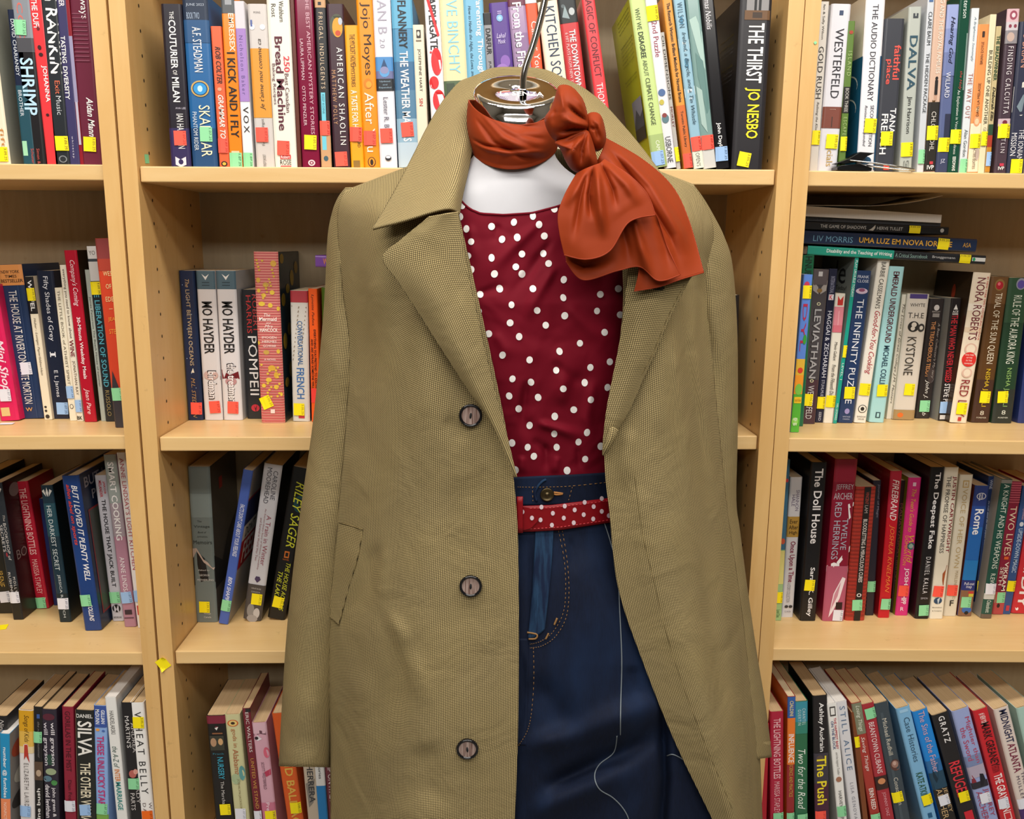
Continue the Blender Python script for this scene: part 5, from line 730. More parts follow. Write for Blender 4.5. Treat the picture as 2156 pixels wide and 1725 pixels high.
# ---------------------------------------------------------------- cloth materials
def weave():
    t = NT('puppytooth_weave'); uv = t.n('ShaderNodeUVMap'); sp = t.n('ShaderNodeSeparateXYZ', {0: uv.outputs[0]})
    per = .00205
    a = t.math('MULTIPLY_ADD', t.math('SINE', t.math('MULTIPLY', sp.outputs[0], 2 * math.pi / per)), .5, .5)
    b = t.math('MULTIPLY_ADD', t.math('SINE', t.math('MULTIPLY', sp.outputs[1], 2 * math.pi / per)), .5, .5)
    f = t.math('MINIMUM', t.math('POWER', t.math('MULTIPLY', a, b), .55), 1)
    n = t.n('ShaderNodeTexNoise', {'Vector': uv.outputs[0], 'Scale': 900, 'Detail': 2})
    f = t.math('MULTIPLY_ADD', n.outputs[0], .3, t.math('SUBTRACT', f, .15))
    big = t.n('ShaderNodeTexNoise', {'Vector': uv.outputs[0], 'Scale': 9, 'Detail': 2})
    lo = t.mix(big.outputs[0], rgba('#382f1e'), rgba('#302a1b'))
    hi = t.mix(big.outputs[0], rgba('#cdb67c'), rgba('#c1ac7e'))
    t.base(t.mix(f, lo, hi)); t.rough(.85)
    t.b.inputs['Specular IOR Level'].default_value = .2
    bn = t.n('ShaderNodeTexNoise', {'Vector': t.n('ShaderNodeTexCoord').outputs['Object'], 'Scale': 14, 'Detail': 3, 'Distortion': .8})
    bp = t.n('ShaderNodeBump', {'Height': bn.outputs[0], 'Strength': .4, 'Distance': .010}); t.t.links.new(bp.outputs[0], t.b.inputs['Normal'])
    return t.m
COAT = weave()
THREAD = mat('#4a3f26', .9)
def satin(name, col, r=.42, spec=.22, crease=0, cs=24):
    t = NT(name); t.base(rgba(col)); t.rough(r)
    t.b.inputs['Specular IOR Level'].default_value = spec
    n = t.n('ShaderNodeTexNoise', {'Vector': t.n('ShaderNodeTexCoord').outputs['Object'], 'Scale': cs if crease else 1800, 'Detail': 1.5 if crease else 1, 'Distortion': .5 if crease else 0})
    bp = t.n('ShaderNodeBump', {'Height': n.outputs[0], 'Strength': .5 if crease else .08, 'Distance': crease or .001})
    t.t.links.new(bp.outputs[0], t.b.inputs['Normal'])
    return t.m
RUST = satin('rust_satin', '#8a3210', .58, .16, .008, 15)
WINE = satin('wine_crepe', '#6c091d', .7, .12, .022, 17)
DOT = satin('cream_dot', '#f0ebe8', .6)
def denim(fade):
    t = NT('dark_denim' if not fade else 'faded_denim'); tc = t.n('ShaderNodeTexCoord')
    s = t.n('ShaderNodeTexNoise', {'Vector': t.n('ShaderNodeMapping', {'Vector': tc.outputs['Object'], 'Scale': (900, 300, 90)}).outputs[0], 'Scale': 1, 'Detail': 3})
    b = t.n('ShaderNodeTexNoise', {'Vector': t.n('ShaderNodeMapping', {'Vector': tc.outputs['Object'], 'Scale': (16, 16, 7)}).outputs[0], 'Scale': 1, 'Detail': 3})
    k = t.n('ShaderNodeMapRange', {'Value': b.outputs[0], 'From Min': .45, 'From Max': .75}).outputs[0]
    c = t.mix(t.math('MULTIPLY', s.outputs[0], .8), rgba('#060c1b' if not fade else '#11253d'), rgba('#0f1b35' if not fade else '#274766'))
    c = t.mix(t.math('MULTIPLY', k, .5), c, rgba('#162c4e'))
    if fade:
        w = t.n('ShaderNodeTexNoise', {'Vector': t.n('ShaderNodeMapping', {'Vector': tc.outputs['Object'], 'Scale': (190, 60, 22)}).outputs[0], 'Scale': 1, 'Detail': 4})
        c = t.mix(t.n('ShaderNodeMapRange', {'Value': w.outputs[0], 'From Min': .4, 'From Max': .62}).outputs[0], rgba('#0c1a34'), c)
    t.base(c); t.rough(.8); t.b.inputs['Specular IOR Level'].default_value = .2
    bp = t.n('ShaderNodeBump', {'Height': s.outputs[0], 'Strength': .15, 'Distance': .0006}); t.t.links.new(bp.outputs[0], t.b.inputs['Normal'])
    return t.m
DENIM, FADED = denim(0), denim(1)
CHROME = mat('#e4e4e6', .06, 1)

# ---------------------------------------------------------------- dress form
YC = -.165
def world_ring(cx, py, hw, Yc, d, n=48, power=2):
    c = at(cx, py, Yc); k = (c - CAM).dot(FWD) / F
    out = []
    for i in range(n):
        a = 2 * math.pi * i / n; ca, sa = math.cos(a), math.sin(a)
        out.append(Vector((c.x + hw * k * sa, Yc - d * ca, c.z)))
    return out
def loft(rings, cap=True):
    n = len(rings[0]); vs = [p for r in rings for p in r]
    fs = [(i * n + j, (i + 1) * n + j, (i + 1) * n + (j + 1) % n, i * n + (j + 1) % n) for i in range(len(rings) - 1) for j in range(n)]
    if cap: fs += [tuple(range(n)), tuple(reversed(range((len(rings) - 1) * n, len(rings) * n)))]
    return vs, fs
form = thing('dress_form', 'white hanging dress form with a slanted chrome neck cap and hook', 'mannequin', at(1090, 1000, YC))
keys = [(1087, 285, 70, -.168, .038), (1085, 310, 80, -.168, .046), (1083, 335, 90, -.168, .05), (1083, 365, 122, -.167, .056), (1083, 395, 190, -.165, .066),
        (1084, 430, 265, -.163, .076), (1088, 480, 296, -.162, .086), (1095, 560, 285, YC, .094), (1100, 640, 268, YC, .098), (1105, 800, 236, YC, .092),
        (1120, 1050, 200, YC, .082), (1140, 1300, 262, YC, .098), (1150, 1480, 292, YC, .104), (1150, 1720, 280, YC, .1), (1150, 1860, 250, YC, .09)]
rings = [world_ring(*k) for k in spline(keys, 60)]
vs, fs = loft(rings)
WHITE = NT('scuffed_white_plastic'); tc = WHITE.n('ShaderNodeTexCoord')
nn = WHITE.n('ShaderNodeTexNoise', {'Vector': tc.outputs['Object'], 'Scale': 60, 'Detail': 5})
WHITE.base(WHITE.mix(WHITE.math('MULTIPLY', nn.outputs[0], .3), rgba('#b2b2b7'), rgba('#97979d'))); WHITE.rough(.45)
o = obj('torso', [v - form.location for v in vs], fs, WHITE.m, form, smooth=True)
# slanted chrome cap: a shallow drum tipped towards the aisle
cc = at(1087, 190, -.168); tilt = math.radians(30.5)
def cap_pt(r, a, h):
    x, y = r * math.sin(a), -r * math.cos(a)
    return cc + Vector((x, y * math.cos(tilt) - h * math.sin(tilt), y * math.sin(tilt) + h * math.cos(tilt)))
prof = [(.0, .0), (.006, .0), (.0065, -.002), (.0075, -.002), (.008, .0), (.044, .0), (.0475, -.0006), (.0493, -.003), (.0495, -.006)]
n = 64; vs = []; fs = []
for r, h in prof: vs += [cap_pt(max(r, 1e-5), 2 * math.pi * i / n, h) for i in range(n)]
for r, z in ((.0492, -.034), (.0482, -.05), (.047, -.062)):   # the wall drops straight down from the slanted rim
    vs += [Vector((cc.x + r * math.sin(2 * math.pi * i / n), cc.y + .001 - r * math.cos(tilt) * math.cos(2 * math.pi * i / n), cc.z + z)) for i in range(n)]
for k in range(len(prof) + 2): fs += [(k * n + i, (k + 1) * n + i, (k + 1) * n + (i + 1) % n, k * n + (i + 1) % n) for i in range(n)]
mb = MB(); mb.add([v - form.location for v in vs], fs, CHROME); cap = mb.build('neck_cap', form, smooth=True); recalc(cap)
gv, gf = glyphs('La SENZA', 'b')
lv = []
for gx, gy in gv:
    x = (gx - .5) * .050 + .006; y = -.012 + (gy - .5) * .0125 - 2.2 * (x - .006) ** 2
    lv.append(cc + Vector((x, y * math.cos(tilt) - .001 * math.sin(tilt), y * math.sin(tilt) + .001 * math.cos(tilt))) - form.location)
mb = MB(); mb.add(lv, gf, mat('#e6e2dc', .35)); lt = mb.build('embossed_lettering', cap)
lt.matrix_parent_inverse = Matrix.Identity(4)
lt.parent = cap
pts = spline([(*at(1101, 190, -.170),), (*at(1102, 165, -.170),), (*at(1108, 137, -.170),), (*at(1121, 100, -.170),), (*at(1136, 48, -.170),), (*at(1149, -10, -.170),), (*at(1156, -60, -.170),), (*at(1150, -110, -.17),)], 40)
vs, fs = tube([Vector(p) - form.location for p in pts], .0040, 16)
mb = MB(); mb.add(vs, fs, CHROME); mb.build('hook_rod', form, smooth=True)

# ---------------------------------------------------------------- blouse
blouse = thing('blouse', 'wine red blouse with white polka dots under the open coat', 'blouse', at(1110, 720, -.26))
NECK = [(900, 385), (940, 398), (962, 412), (975, 428), (990, 441), (1012, 450), (1060, 453), (1120, 449), (1170, 436), (1215, 420), (1280, 398), (1380, 380)]
def neck_y(x):
    for (a, b), (c, d) in zip(NECK, NECK[1:]):
        if a <= x <= c: return b + (d - b) * (x - a) / (c - a)
    return 385
def interp(tab, y):
    for a, b in zip(tab, tab[1:]):
        if y <= b[0]:
            f = max(0, (y - a[0]) / (b[0] - a[0])); return [p + (q - p) * f for p, q in zip(a[1:], b[1:])]
    return list(tab[-1][1:])
BODY = [(380, 1100, 300, .070), (450, 1100, 305, .086), (640, 1105, 300, .106), (800, 1110, 275, .104), (1000, 1125, 240, .092), (1060, 1130, 236, .092)]
BFOLD = fold_fn([([(1140, 465), (1080, 520), (1010, 590)], 11, 0.0045), ([(1165, 500), (1110, 580), (1060, 640)], 9, -0.0042), ([(1170, 560), (1120, 640), (1100, 700)], 10, 0.0045),
    ([(1000, 620), (1080, 600)], 8, -0.0030), ([(1190, 640), (1250, 700), (1300, 720)], 14, 0.0037), ([(1160, 760), (1210, 800), (1270, 790)], 11, -0.0030),
    ([(1110, 800), (1100, 880), (1120, 930)], 9, -0.0060), ([(1130, 890), (1180, 905), (1240, 925)], 9, 0.0067), ([(1120, 925), (1170, 960)], 8, -0.0045), ([(1250, 800), (1235, 880), (1250, 950)], 11, 0.0053),
    ([(1180, 860), (1190, 780), (1180, 720)], 16, 0.0045), ([(1175, 960), (1165, 1000)], 7, 0.0045), ([(1215, 940), (1222, 1000)], 7, -0.0045), ([(1100, 960), (1096, 1000)], 7, 0.0045), ([(1040, 700), (1080, 760)], 11, 0.0030),
    ([(990, 470), (1000, 560)], 9, 0.0030), ([(1050, 470), (1040, 520)], 8, -0.0023), ([(1148, 930), (1150, 1000)], 7, -0.0045)])
def blouse_Y(px, py):
    c, a, b = interp(BODY, py)
    s = max(.08, 1 - ((px - c) / a) ** 2)
    return YC - b * math.sqrt(s) - BFOLD(px, py)
P = []
nu, nv = 110, 130
for i in range(nv):
    r = []
    for j in range(nu):
        px = 944 + (1375 - 944) * j / (nu - 1); y0 = neck_y(px); py = y0 + (1022 - y0) * i / (nv - 1)
        r.append(at(px, py, blouse_Y(px, py)))
    P.append(r)
ob = cloth_mesh('front', P, [WINE, DOT], blouse, .0008)
DOTS = [(973, 433), (1167, 440), (969, 456), (1122, 455), (1035, 477), (1082, 468), (1135, 473), (982, 482), (992, 509), (1057, 504), (1089, 500), (1146, 497), (985, 539), (1035, 543), (1099, 535), (1144, 534), (992, 568), (1041, 577), (1086, 562), (1099, 577), (1155, 555), (1011, 620), (1052, 608), (1122, 608), (1187, 589), (1186, 627), (1264, 620), (1302, 608), (1008, 656), (1077, 642), (1131, 654), (1074, 680), (1029, 703), (1093, 709), (1058, 748), (1115, 758), (1079, 798), (1118, 805), (1072, 834), (1133, 837), (1092, 861), (1115, 896), (1257, 655), (1306, 663), (1273, 700), (1284, 762), (1243, 774), (1279, 816), (1244, 842), (1171, 780), (1186, 819), (1231, 806), (1208, 863), (1168, 877), (1167, 914), (1236, 911), (1218, 931), (1078, 933), (1111, 942), (1172, 942), (1124, 961), (1232, 967), (1194, 991), (1085, 990), (1265, 940), (1149, 685), (1221, 723), (1178, 740), (1189, 665), (1330, 700), (1320, 760), (1340, 640), (1225, 560), (1260, 500), (1300, 540), (1220, 500)]
random.seed(3)
mb = MB()
for dx, dy in DOTS:
    ra, rb, th = random.uniform(6.2, 7.4), random.uniform(7.0, 8.2), random.uniform(-.4, .4)
    vs = [at(dx, dy, blouse_Y(dx, dy) - .0011)]
    for rr in (.55, 1):
        for k in range(18):
            a = 2 * math.pi * k / 18; u, v = rr * ra * math.cos(a), rr * rb * math.sin(a)
            px, py = dx + u * math.cos(th) - v * math.sin(th), dy + u * math.sin(th) + v * math.cos(th)
            py = max(py, neck_y(px) + 1)
            vs.append(at(px, py, blouse_Y(px, py) - .0011))
    mb.add([v - blouse.location for v in vs], [(0, 1 + k, 1 + (k + 1) % 18) for k in range(18)] + [(1 + k, 19 + k, 19 + (k + 1) % 18, 1 + (k + 1) % 18) for k in range(18)], DOT)
mb.build('polka_dot_pattern', blouse, smooth=True)
vs, fs = tube([at(x, neck_y(x), blouse_Y(x, neck_y(x)) - .0006) - blouse.location for x in range(946, 1345, 8)], .0013, 8)
mb = MB(); mb.add(vs, fs, WINE); mb.build('neckline_binding', blouse, smooth=True)

# ---------------------------------------------------------------- jeans
jeans = thing('jeans', 'dark blue denim jeans with brass button worn by the dress form', 'jeans', at(1200, 1400, -.26))
JB = [(985, 1130, 236, .094), (1060, 1132, 240, .096), (1120, 1135, 262, .1), (1250, 1150, 330, .112), (1400, 1175, 390, .122), (1550, 1200, 420, .128), (1725, 1220, 430, .13), (1900, 1220, 420, .125)]
JF = fold_fn([([(1120, 1420), (1200, 1540), (1330, 1560)], 34, -.008), ([(1090, 1580), (1220, 1545), (1330, 1505), (1460, 1470)], 28, .014), ([(1140, 1660), (1300, 1590), (1450, 1500)], 22, -.018), ([(1110, 1720), (1260, 1650), (1370, 1610)], 26, .010),
    ([(1394, 1470), (1400, 1640), (1372, 1960)], 11, -.022), ([(1250, 1600), (1300, 1960)], 26, .004), ([(1100, 1370), (1104, 1470), (1088, 1570)], 7, -.004), ([(1230, 1150), (1260, 1300), (1255, 1420)], 50, .004), ([(1117, 1130), (1118, 1300), (1108, 1420)], 6, -.003),
    ([(1330, 1400), (1340, 1500)], 20, -.004), ([(1200, 1130), (1212, 1220)], 10, -.002)])
def jeans_Y(px, py):
    c, a, b = interp(JB, py); s = max(.06, 1 - ((px - c) / a) ** 2)
    return YC - b * math.sqrt(s) - JF(px, py)
def jsheet(name, xf, y0f, y1f, nu, nv, m, e=0, thick=.001, parent=jeans):
    P = []
    for i in range(nv):
        r = []
        for j in range(nu):
            u, v = j / (nu - 1), i / (nv - 1); px = xf(u, v); py = y0f(u) + (y1f(u) - y0f(u)) * v
            r.append(at(px, py, jeans_Y(px, py) - e))
        P.append(r)
    return cloth_mesh(name, P, m, parent, thick)
wt = lambda x: 1005 + (x - 1085) * -.045 if x < 1200 else 1000 - (x - 1200) * .06
jsheet('legs', lambda u, v: 1010 + (1340 - 1010 + 190 * min(1, v * 1.6)) * u, lambda u: 1052, lambda u: 1880, 120, 170, DENIM)
jsheet('waistband', lambda u, v: 1030 + 290 * u, lambda u: wt(1030 + 290 * u), lambda u: 1066 - 6 * u, 60, 14, DENIM, .003, .002)
def jtube(name, pts, r, m, e=.001, dash=0, parent=jeans):
    mb = MB(); q = spline([(*p, 0) for p in pts], max(8, int(sum(math.dist(a, b) for a, b in zip(pts, pts[1:])) / 4)))
    P = [at(x, y, jeans_Y(x, y) - e) - parent.location for x, y, _ in q]
    if dash:
        for i in range(0, len(P) - 1, 2):
            vs, fs = tube(P[i:i + 2], r, 5); mb.add(vs, fs, m)
    else:
        vs, fs = tube(P, r, 6); mb.add(vs, fs, m)
    return mb.build(name, parent, smooth=True)
# fly facing, worn pale
jsheet('fly', lambda u, v: (1127 + 38 * u) + (-16 - 2 * u) * v ** 1.5, lambda u: 1112, lambda u: 1345 - 20 * u * u, 14, 50, FADED, .0022, .0016)
jsheet('yoke_seam', lambda u, v: 1092 + 22 * u - 6 * v, lambda u: 1345, lambda u: 1570, 6, 50, DENIM, .0006, .001)
OR = mat('#7d5a30', .8); PIPE = mat('#6d757b', .7)
jtube('fly_stitching', [(1176, 1118), (1188, 1180), (1191, 1240), (1186, 1290), (1165, 1330), (1140, 1350), (1116, 1357)], .0004, OR, .0014, 1)
jtube('fly_stitching', [(1184, 1118), (1194, 1180), (1198, 1245), (1192, 1300), (1170, 1340), (1142, 1360), (1116, 1365)], .0004, OR, .0014, 1)
jtube('bar_tack', [(1110, 1332), (1130, 1336), (1128, 1345), (1113, 1346)], .0011, OR, .003)
jtube('bar_tack', [(1173, 1302), (1167, 1316)], .0012, OR, .003)
jtube('bar_tack', [(1155, 1334), (1149, 1346)], .0011, OR, .003)
jtube('waist_stitching', [(1090, 1026), (1140, 1026), (1200, 1024), (1278, 1016)], .00045, OR, .005, 1)
jtube('waist_stitching', [(1205, 1026), (1197, 1054)], .00045, OR, .005, 1)
jtube('waist_stitching', [(1121, 1026), (1122, 1056)], .00045, OR, .005, 1)
jtube('seam_stitching', [(1123, 1365), (1124, 1430), (1119, 1500), (1110, 1540), (1092, 1570)], .0004, OR, .0016, 1)
jtube('piping', [(1272, 1100), (1285, 1140), (1300, 1200), (1305, 1290), (1309, 1390), (1307, 1480), (1306, 1548)], .0007, PIPE, .001)
jtube('piping', [(1299, 1550), (1292, 1585), (1262, 1610), (1252, 1635), (1262, 1662), (1290, 1680), (1312, 1703), (1325, 1730), (1330, 1770)], .0007, PIPE, .001)
jtube('pocket_edge', [(1404, 1592), (1420, 1590), (1450, 1610), (1475, 1650)], .0007, PIPE, .002)
# button, its hole and the curled flap edge
bc = at(1152, 1042, jeans_Y(1152, 1042) - .0065)
bt = MB(); BRASS = mat('#5a4e38', .4, 1)
for prof in ([(0, .0012), (.0018, .0012), (.0022, .0004), (.0035, .0002), (.0062, .0006), (.0070, .0014), (.0078, .001), (.0080, -.001), (.0070, -.003)],):
    n = 28; vs = []
    for r, h in prof: vs += [(bc + Vector((max(r, 1e-5) * math.sin(2 * math.pi * i / n), -h, max(r, 1e-5) * math.cos(2 * math.pi * i / n)))) - jeans.location for i in range(n)]
    bt.add(vs, [(k * n + i, (k + 1) * n + i, (k + 1) * n + (i + 1) % n, k * n + (i + 1) % n) for k in range(len(prof) - 1) for i in range(n)], BRASS)
bt.build('button', jeans, smooth=True)
jtube('buttonhole', [(1164, 1040), (1172, 1042), (1186, 1040), (1174, 1038), (1166, 1037)], .0011, mat('#a06a34', .9), .0048)
jtube('flap_edge', [(1130, 1056), (1126, 1040), (1132, 1025), (1142, 1014), (1150, 1010)], .0015, FADED, .0052)
# ---------------------------------------------------------------- belt
belt = thing('belt', 'red leather belt with white dots around the jeans waist', 'belt', at(1190, 1085, -.26))
LEATHER = satin('red_leather', '#7a0e16', .4)
top = lambda x: 1066 - (x - 1097) * .03 - max(0, x - 1160) * .09
bot = lambda x: 1119 - max(0, x - 1120) * .06 - max(0, x - 1180) * .09
belt_Y = lambda x, y: YC - (.104) * math.sqrt(max(.06, 1 - ((x - 1132) / 252) ** 2)) - .0005
P = [[at(x, top(x) + (bot(x) - top(x)) * i / 8, belt_Y(x, 0)) for x in range(1000, 1345, 6)] for i in range(9)]
cloth_mesh('strap', P, LEATHER, belt, .003)
mb = MB()
for dx, dy in [(1140, 1068), (1164, 1081), (1189, 1066), (1210, 1074), (1231, 1058), (1229, 1084), (1250, 1067), (1267, 1077), (1187, 1091), (1208, 1101), (1249, 1093), (1162, 1106), (1138, 1095), (1120, 1091), (1282, 1086), (1267, 1050), (1100, 1078)]:
    vs = [at(dx + 4.2 * math.cos(k * math.pi / 8), dy + 5.0 * math.sin(k * math.pi / 8), belt_Y(dx + 4.2 * math.cos(k * math.pi / 8), dy) - (.0024 if dx > 1137 else .0054)) - belt.location for k in range(16)]
    mb.add(vs, [tuple(range(16))], mat('#d0bcc2', .5))
mb.build('dot_print', belt)
STI = mat('#c2383c', .6)
mb = MB()
for f in (.1, .9):
    xs = list(range(1100, 1300, 4))
    for a, b in zip(xs[::2], xs[1::2]):
        vs, fs = tube([at(x, top(x) + (bot(x) - top(x)) * f, belt_Y(x, 0) - .0017) - belt.location for x in (a, b)], .0004, 5); mb.add(vs, fs, STI)
mb.build('stitching', belt)
tip = [(1060, 1070), (1104, 1068), (1120, 1074), (1132, 1085), (1134, 1093), (1126, 1104), (1110, 1115), (1060, 1118)]
tp = spline(tip, 40)
mb = MB(); c = at(1095, 1092, belt_Y(1095, 0) - .0048) - belt.location
f1 = [at(x, y, belt_Y(x, 0) - .0046) - belt.location for x, y in [(q[0], q[1]) for q in tp]]; f0 = [at(x, y, belt_Y(x, 0) - .0016) - belt.location for x, y in [(q[0], q[1]) for q in tp]]
n = len(f1); mb.add([c] + f1 + f0, [(0, 1 + i, 1 + (i + 1) % n) for i in range(n)] + [(1 + i, 1 + n + i, 1 + n + (i + 1) % n, 1 + (i + 1) % n) for i in range(n)], LEATHER)
mb.build('strap_tip', belt)
P = [[at(x, 1046 + 76 * i / 6, belt_Y(x, 0) - .0075) for x in (1088, 1092, 1097, 1101)] for i in range(7)]
cloth_mesh('keeper_loop', P, LEATHER, belt, .0025)
# ---------------------------------------------------------------- coat
coat = thing('coat', 'tan and brown fine checked coat hanging open on the dress form', 'coat', at(1100, 900, -.2))
def body_rows(edge_side, edge_front, amp, side_first=True, n=9, Ys=None, Yf=None):
    rows = []
    for k, ((sx, sy), (fx, fy)) in enumerate(zip(edge_side, edge_front)):
        r = []
        y0 = Ys[k] if Ys else -.165
        for j in range(n):
            s = j / (n - 1)
            Y = y0 - amp[k] * math.sin(min(1, s / .6) * math.pi / 2) ** .9
            if s > .6: Y += (s - .6) * .02
            # shoulder and hem rows sag a little between the two edges
            r.append((sx + (fx - sx) * s, sy + (fy - sy) * s, Y))
        rows.append(r)
    return rows
LS = [(724, 406), (712, 462), (722, 600), (737, 735), (729, 900), (713, 1080), (697, 1250), (690, 1400), (696, 1550), (697, 1725), (697, 1860)]
LF = [(948, 318), (962, 430), (1000, 600), (1036, 760), (1070, 930), (1088, 1080), (1092, 1250), (1092, 1400), (1090, 1560), (1084, 1725), (1080, 1860)]
LA = [.005, .088, .108, .112, .114, .112, .118, .124, .130, .134, .134]
LY = [-.160, -.163, -.168, -.172, -.175, -.175, -.175, -.175, -.175, -.175, -.175]
left_folds = [([(800, 400), (790, 560), (800, 760)], 26, .006), ([(850, 470), (842, 620), (850, 800)], 20, -.004), ([(760, 560), (770, 700), (768, 860)], 16, -.005), ([(900, 620), (905, 800), (915, 1000)], 34, .004),
    ([(800, 1140), (775, 1230), (730, 1330)], 20, -.007), ([(812, 1150), (800, 1240), (790, 1300)], 12, .004), ([(815, 1280), (850, 1350), (880, 1440), (900, 1500)], 18, .006), ([(870, 1330), (840, 1440), (820, 1560)], 26, -.005), ([(960, 1000), (965, 1200), (960, 1500)], 30, -.003),
    ([(1030, 1000), (1030, 1300), (1030, 1700)], 16, .0025), ([(760, 1400), (770, 1550), (770, 1725)], 30, .006), ([(890, 1560), (900, 1640), (890, 1725)], 40, -.006), ([(740, 940), (760, 1040), (765, 1080)], 24, .004), ([(935, 880), (960, 900), (990, 930)], 20, -.003)]
oL, gL, PL = cloth('front_panel', body_rows(LS, LF, LA, Ys=LY), 80, 190, COAT, coat, left_folds, .0022)
RS = [(1462, 393), (1500, 480), (1488, 600), (1497, 740), (1512, 900), (1531, 1080), (1556, 1250), (1574, 1400), (1596, 1560), (1604, 1725), (1612, 1860)]
RF = [(1232, 300), (1290, 430), (1312, 600), (1300, 760), (1273, 940), (1284, 1090), (1302, 1240), (1352, 1390), (1420, 1560), (1500, 1725), (1562, 1860)]
RA = [.005, .085, .098, .108, .11, .112, .112, .114, .114, .11, .1]
right_folds = [([(1445, 600), (1462, 720), (1490, 900), (1515, 1050), (1545, 1200)], 11, .007), ([(1430, 640), (1445, 760), (1470, 900), (1500, 1080)], 9, -.008), ([(1415, 690), (1425, 800), (1450, 960), (1470, 1100)], 12, .006), ([(1470, 560), (1478, 700), (1500, 820)], 9, -.008),
    ([(1400, 480), (1410, 560)], 16, .004), ([(1380, 880), (1400, 1000), (1420, 1150)], 24, -.003), ([(1500, 1130), (1530, 1300), (1560, 1500), (1575, 1725)], 20, .005), ([(1470, 1130), (1500, 1350), (1525, 1560), (1540, 1725)], 18, -.005), ([(1340, 1000), (1370, 1200), (1410, 1400)], 26, .003), ([(1330, 900), (1320, 960), (1322, 1040)], 16, .004)]
oR, gR, PR = cloth('front_panel', [list(r) for r in body_rows(RS, RF, RA, Ys=LY)], 80, 190, COAT, coat, right_folds, .0022)
# back, from one side seam round to the other
LSp = [at(x, y, Y) for (x, y), Y in zip(LS, LY)]; RSp = [at(x, y, Y) for (x, y), Y in zip(RS, LY)]
rows = []
for k, (a, b) in enumerate(zip(LSp, RSp)):
    r = []
    for j in range(13):
        s = j / 12; p = a.lerp(b, s); bow = math.sin(math.pi * s) ** .55
        p.y += (.05 if k == 0 else .125) * bow
        if k == 0: p.z += .055 * math.sin(math.pi * s) ** 1.3
        r.append(tuple(p))
    rows.append(r)
a = [spline(r, 50) for r in rows]; cols = [spline([r[j] for r in a], 60) for j in range(50)]
cloth_mesh('back_panel', [[Vector(cols[j][i]) for j in range(50)] for i in range(60)], COAT, coat, .0022)
# shoulder yokes close the gap between front and back along the shoulder line
for nm, A, B_, g in (('l', LS, LF, PL), ('r', RS, RF, PR)):
    f0 = [Vector(p) for p in g[0]]
    P = []
    for i in range(8):
        s = i / 7
        P.append([p + Vector((0, .07 * s * (.35 + .65 * j / len(f0)), .012 * math.sin(math.pi * s * .8) - .02 * s)) for j, p in enumerate(f0)])
    cloth_mesh('shoulder', P, COAT, coat, .0022)
# sleeves
def sleeve(tab, side, folds):
    ff = fold_fn(folds); n = 40; P = []
    for y, xe, hw, Yc, d, sl in spline(tab, 110):
        cx = xe + hw if side < 0 else xe - hw
        r = []
        for i in range(n + 1):
            a = 2 * math.pi * i / n + math.pi
            px = cx + hw * math.sin(a); ca = math.cos(a)
            py = y + sl * (px - cx)
            Y = Yc - d * ca - (ff(px, py) if ca > 0 else 0) * max(0, ca) ** .5
            r.append(at(px, py, Y))
        P.append(r)
    # turn the cuff inwards
    for k, sh in ((1, .93), (2, .9)):
        c = sum(P[-1], Vector()) / len(P[-1]) if k == 1 else c0
        if k == 1: c0 = c; last = P[-1]
        P.append([c0 + (p - c0) * sh + Vector((0, 0, .012 * (k - 1) * 2)) for p in last])
    o = cloth_mesh('sleeve', P, COAT, coat, .0018); return o
sleeve([(396, 728, 12, -.14, .02, 0), (418, 712, 30, -.13, .036, 0), (450, 700, 40, -.125, .044, 0), (500, 691, 48, -.122, .048, 0), (600, 686, 52, -.12, .05, 0), (700, 679, 55, -.12, .052, 0), (900, 659, 55, -.122, .052, .02), (1100, 631, 56, -.128, .052, .03), (1300, 608, 57, -.135, .052, .03), (1450, 597, 57, -.14, .052, .03), (1614, 588, 55, -.145, .05, .02)], -1,
    [([(735, 520), (725, 640), (735, 740)], 9, -.006), ([(715, 500), (704, 620), (712, 740)], 12, .004), ([(690, 700), (715, 780), (725, 850)], 14, .004), ([(650, 1000), (660, 1200), (650, 1400)], 14, .003), ([(690, 900), (690, 1100)], 12, -.003), ([(620, 1500), (680, 1480)], 24, .003), ([(600, 1560), (690, 1570)], 18, -.003)])
sleeve([(388, 1458, 12, -.14, .02, 0), (415, 1478, 30, -.13, .036, 0), (450, 1499, 42, -.125, .044, 0), (500, 1524, 50, -.122, .048, 0), (560, 1541, 55, -.12, .05, 0), (700, 1551, 58, -.12, .052, 0), (900, 1552, 58, -.122, .052, 0), (1050, 1549, 57, -.128, .052, 0), (1120, 1557, 57, -.128, .052, 0), (1250, 1574, 56, -.132, .05, 0), (1380, 1593, 55, -.136, .05, 0), (1500, 1612, 54, -.14, .05, -.1), (1600, 1624, 51, -.145, .048, -.12)], 1,
    [([(1490, 520), (1500, 640), (1520, 760)], 14, .004), ([(1470, 640), (1500, 760), (1515, 880)], 10, -.006), ([(1545, 740), (1530, 900), (1512, 1010)], 4, -.003), ([(1535, 1100), (1560, 1250), (1580, 1400)], 12, .003)])
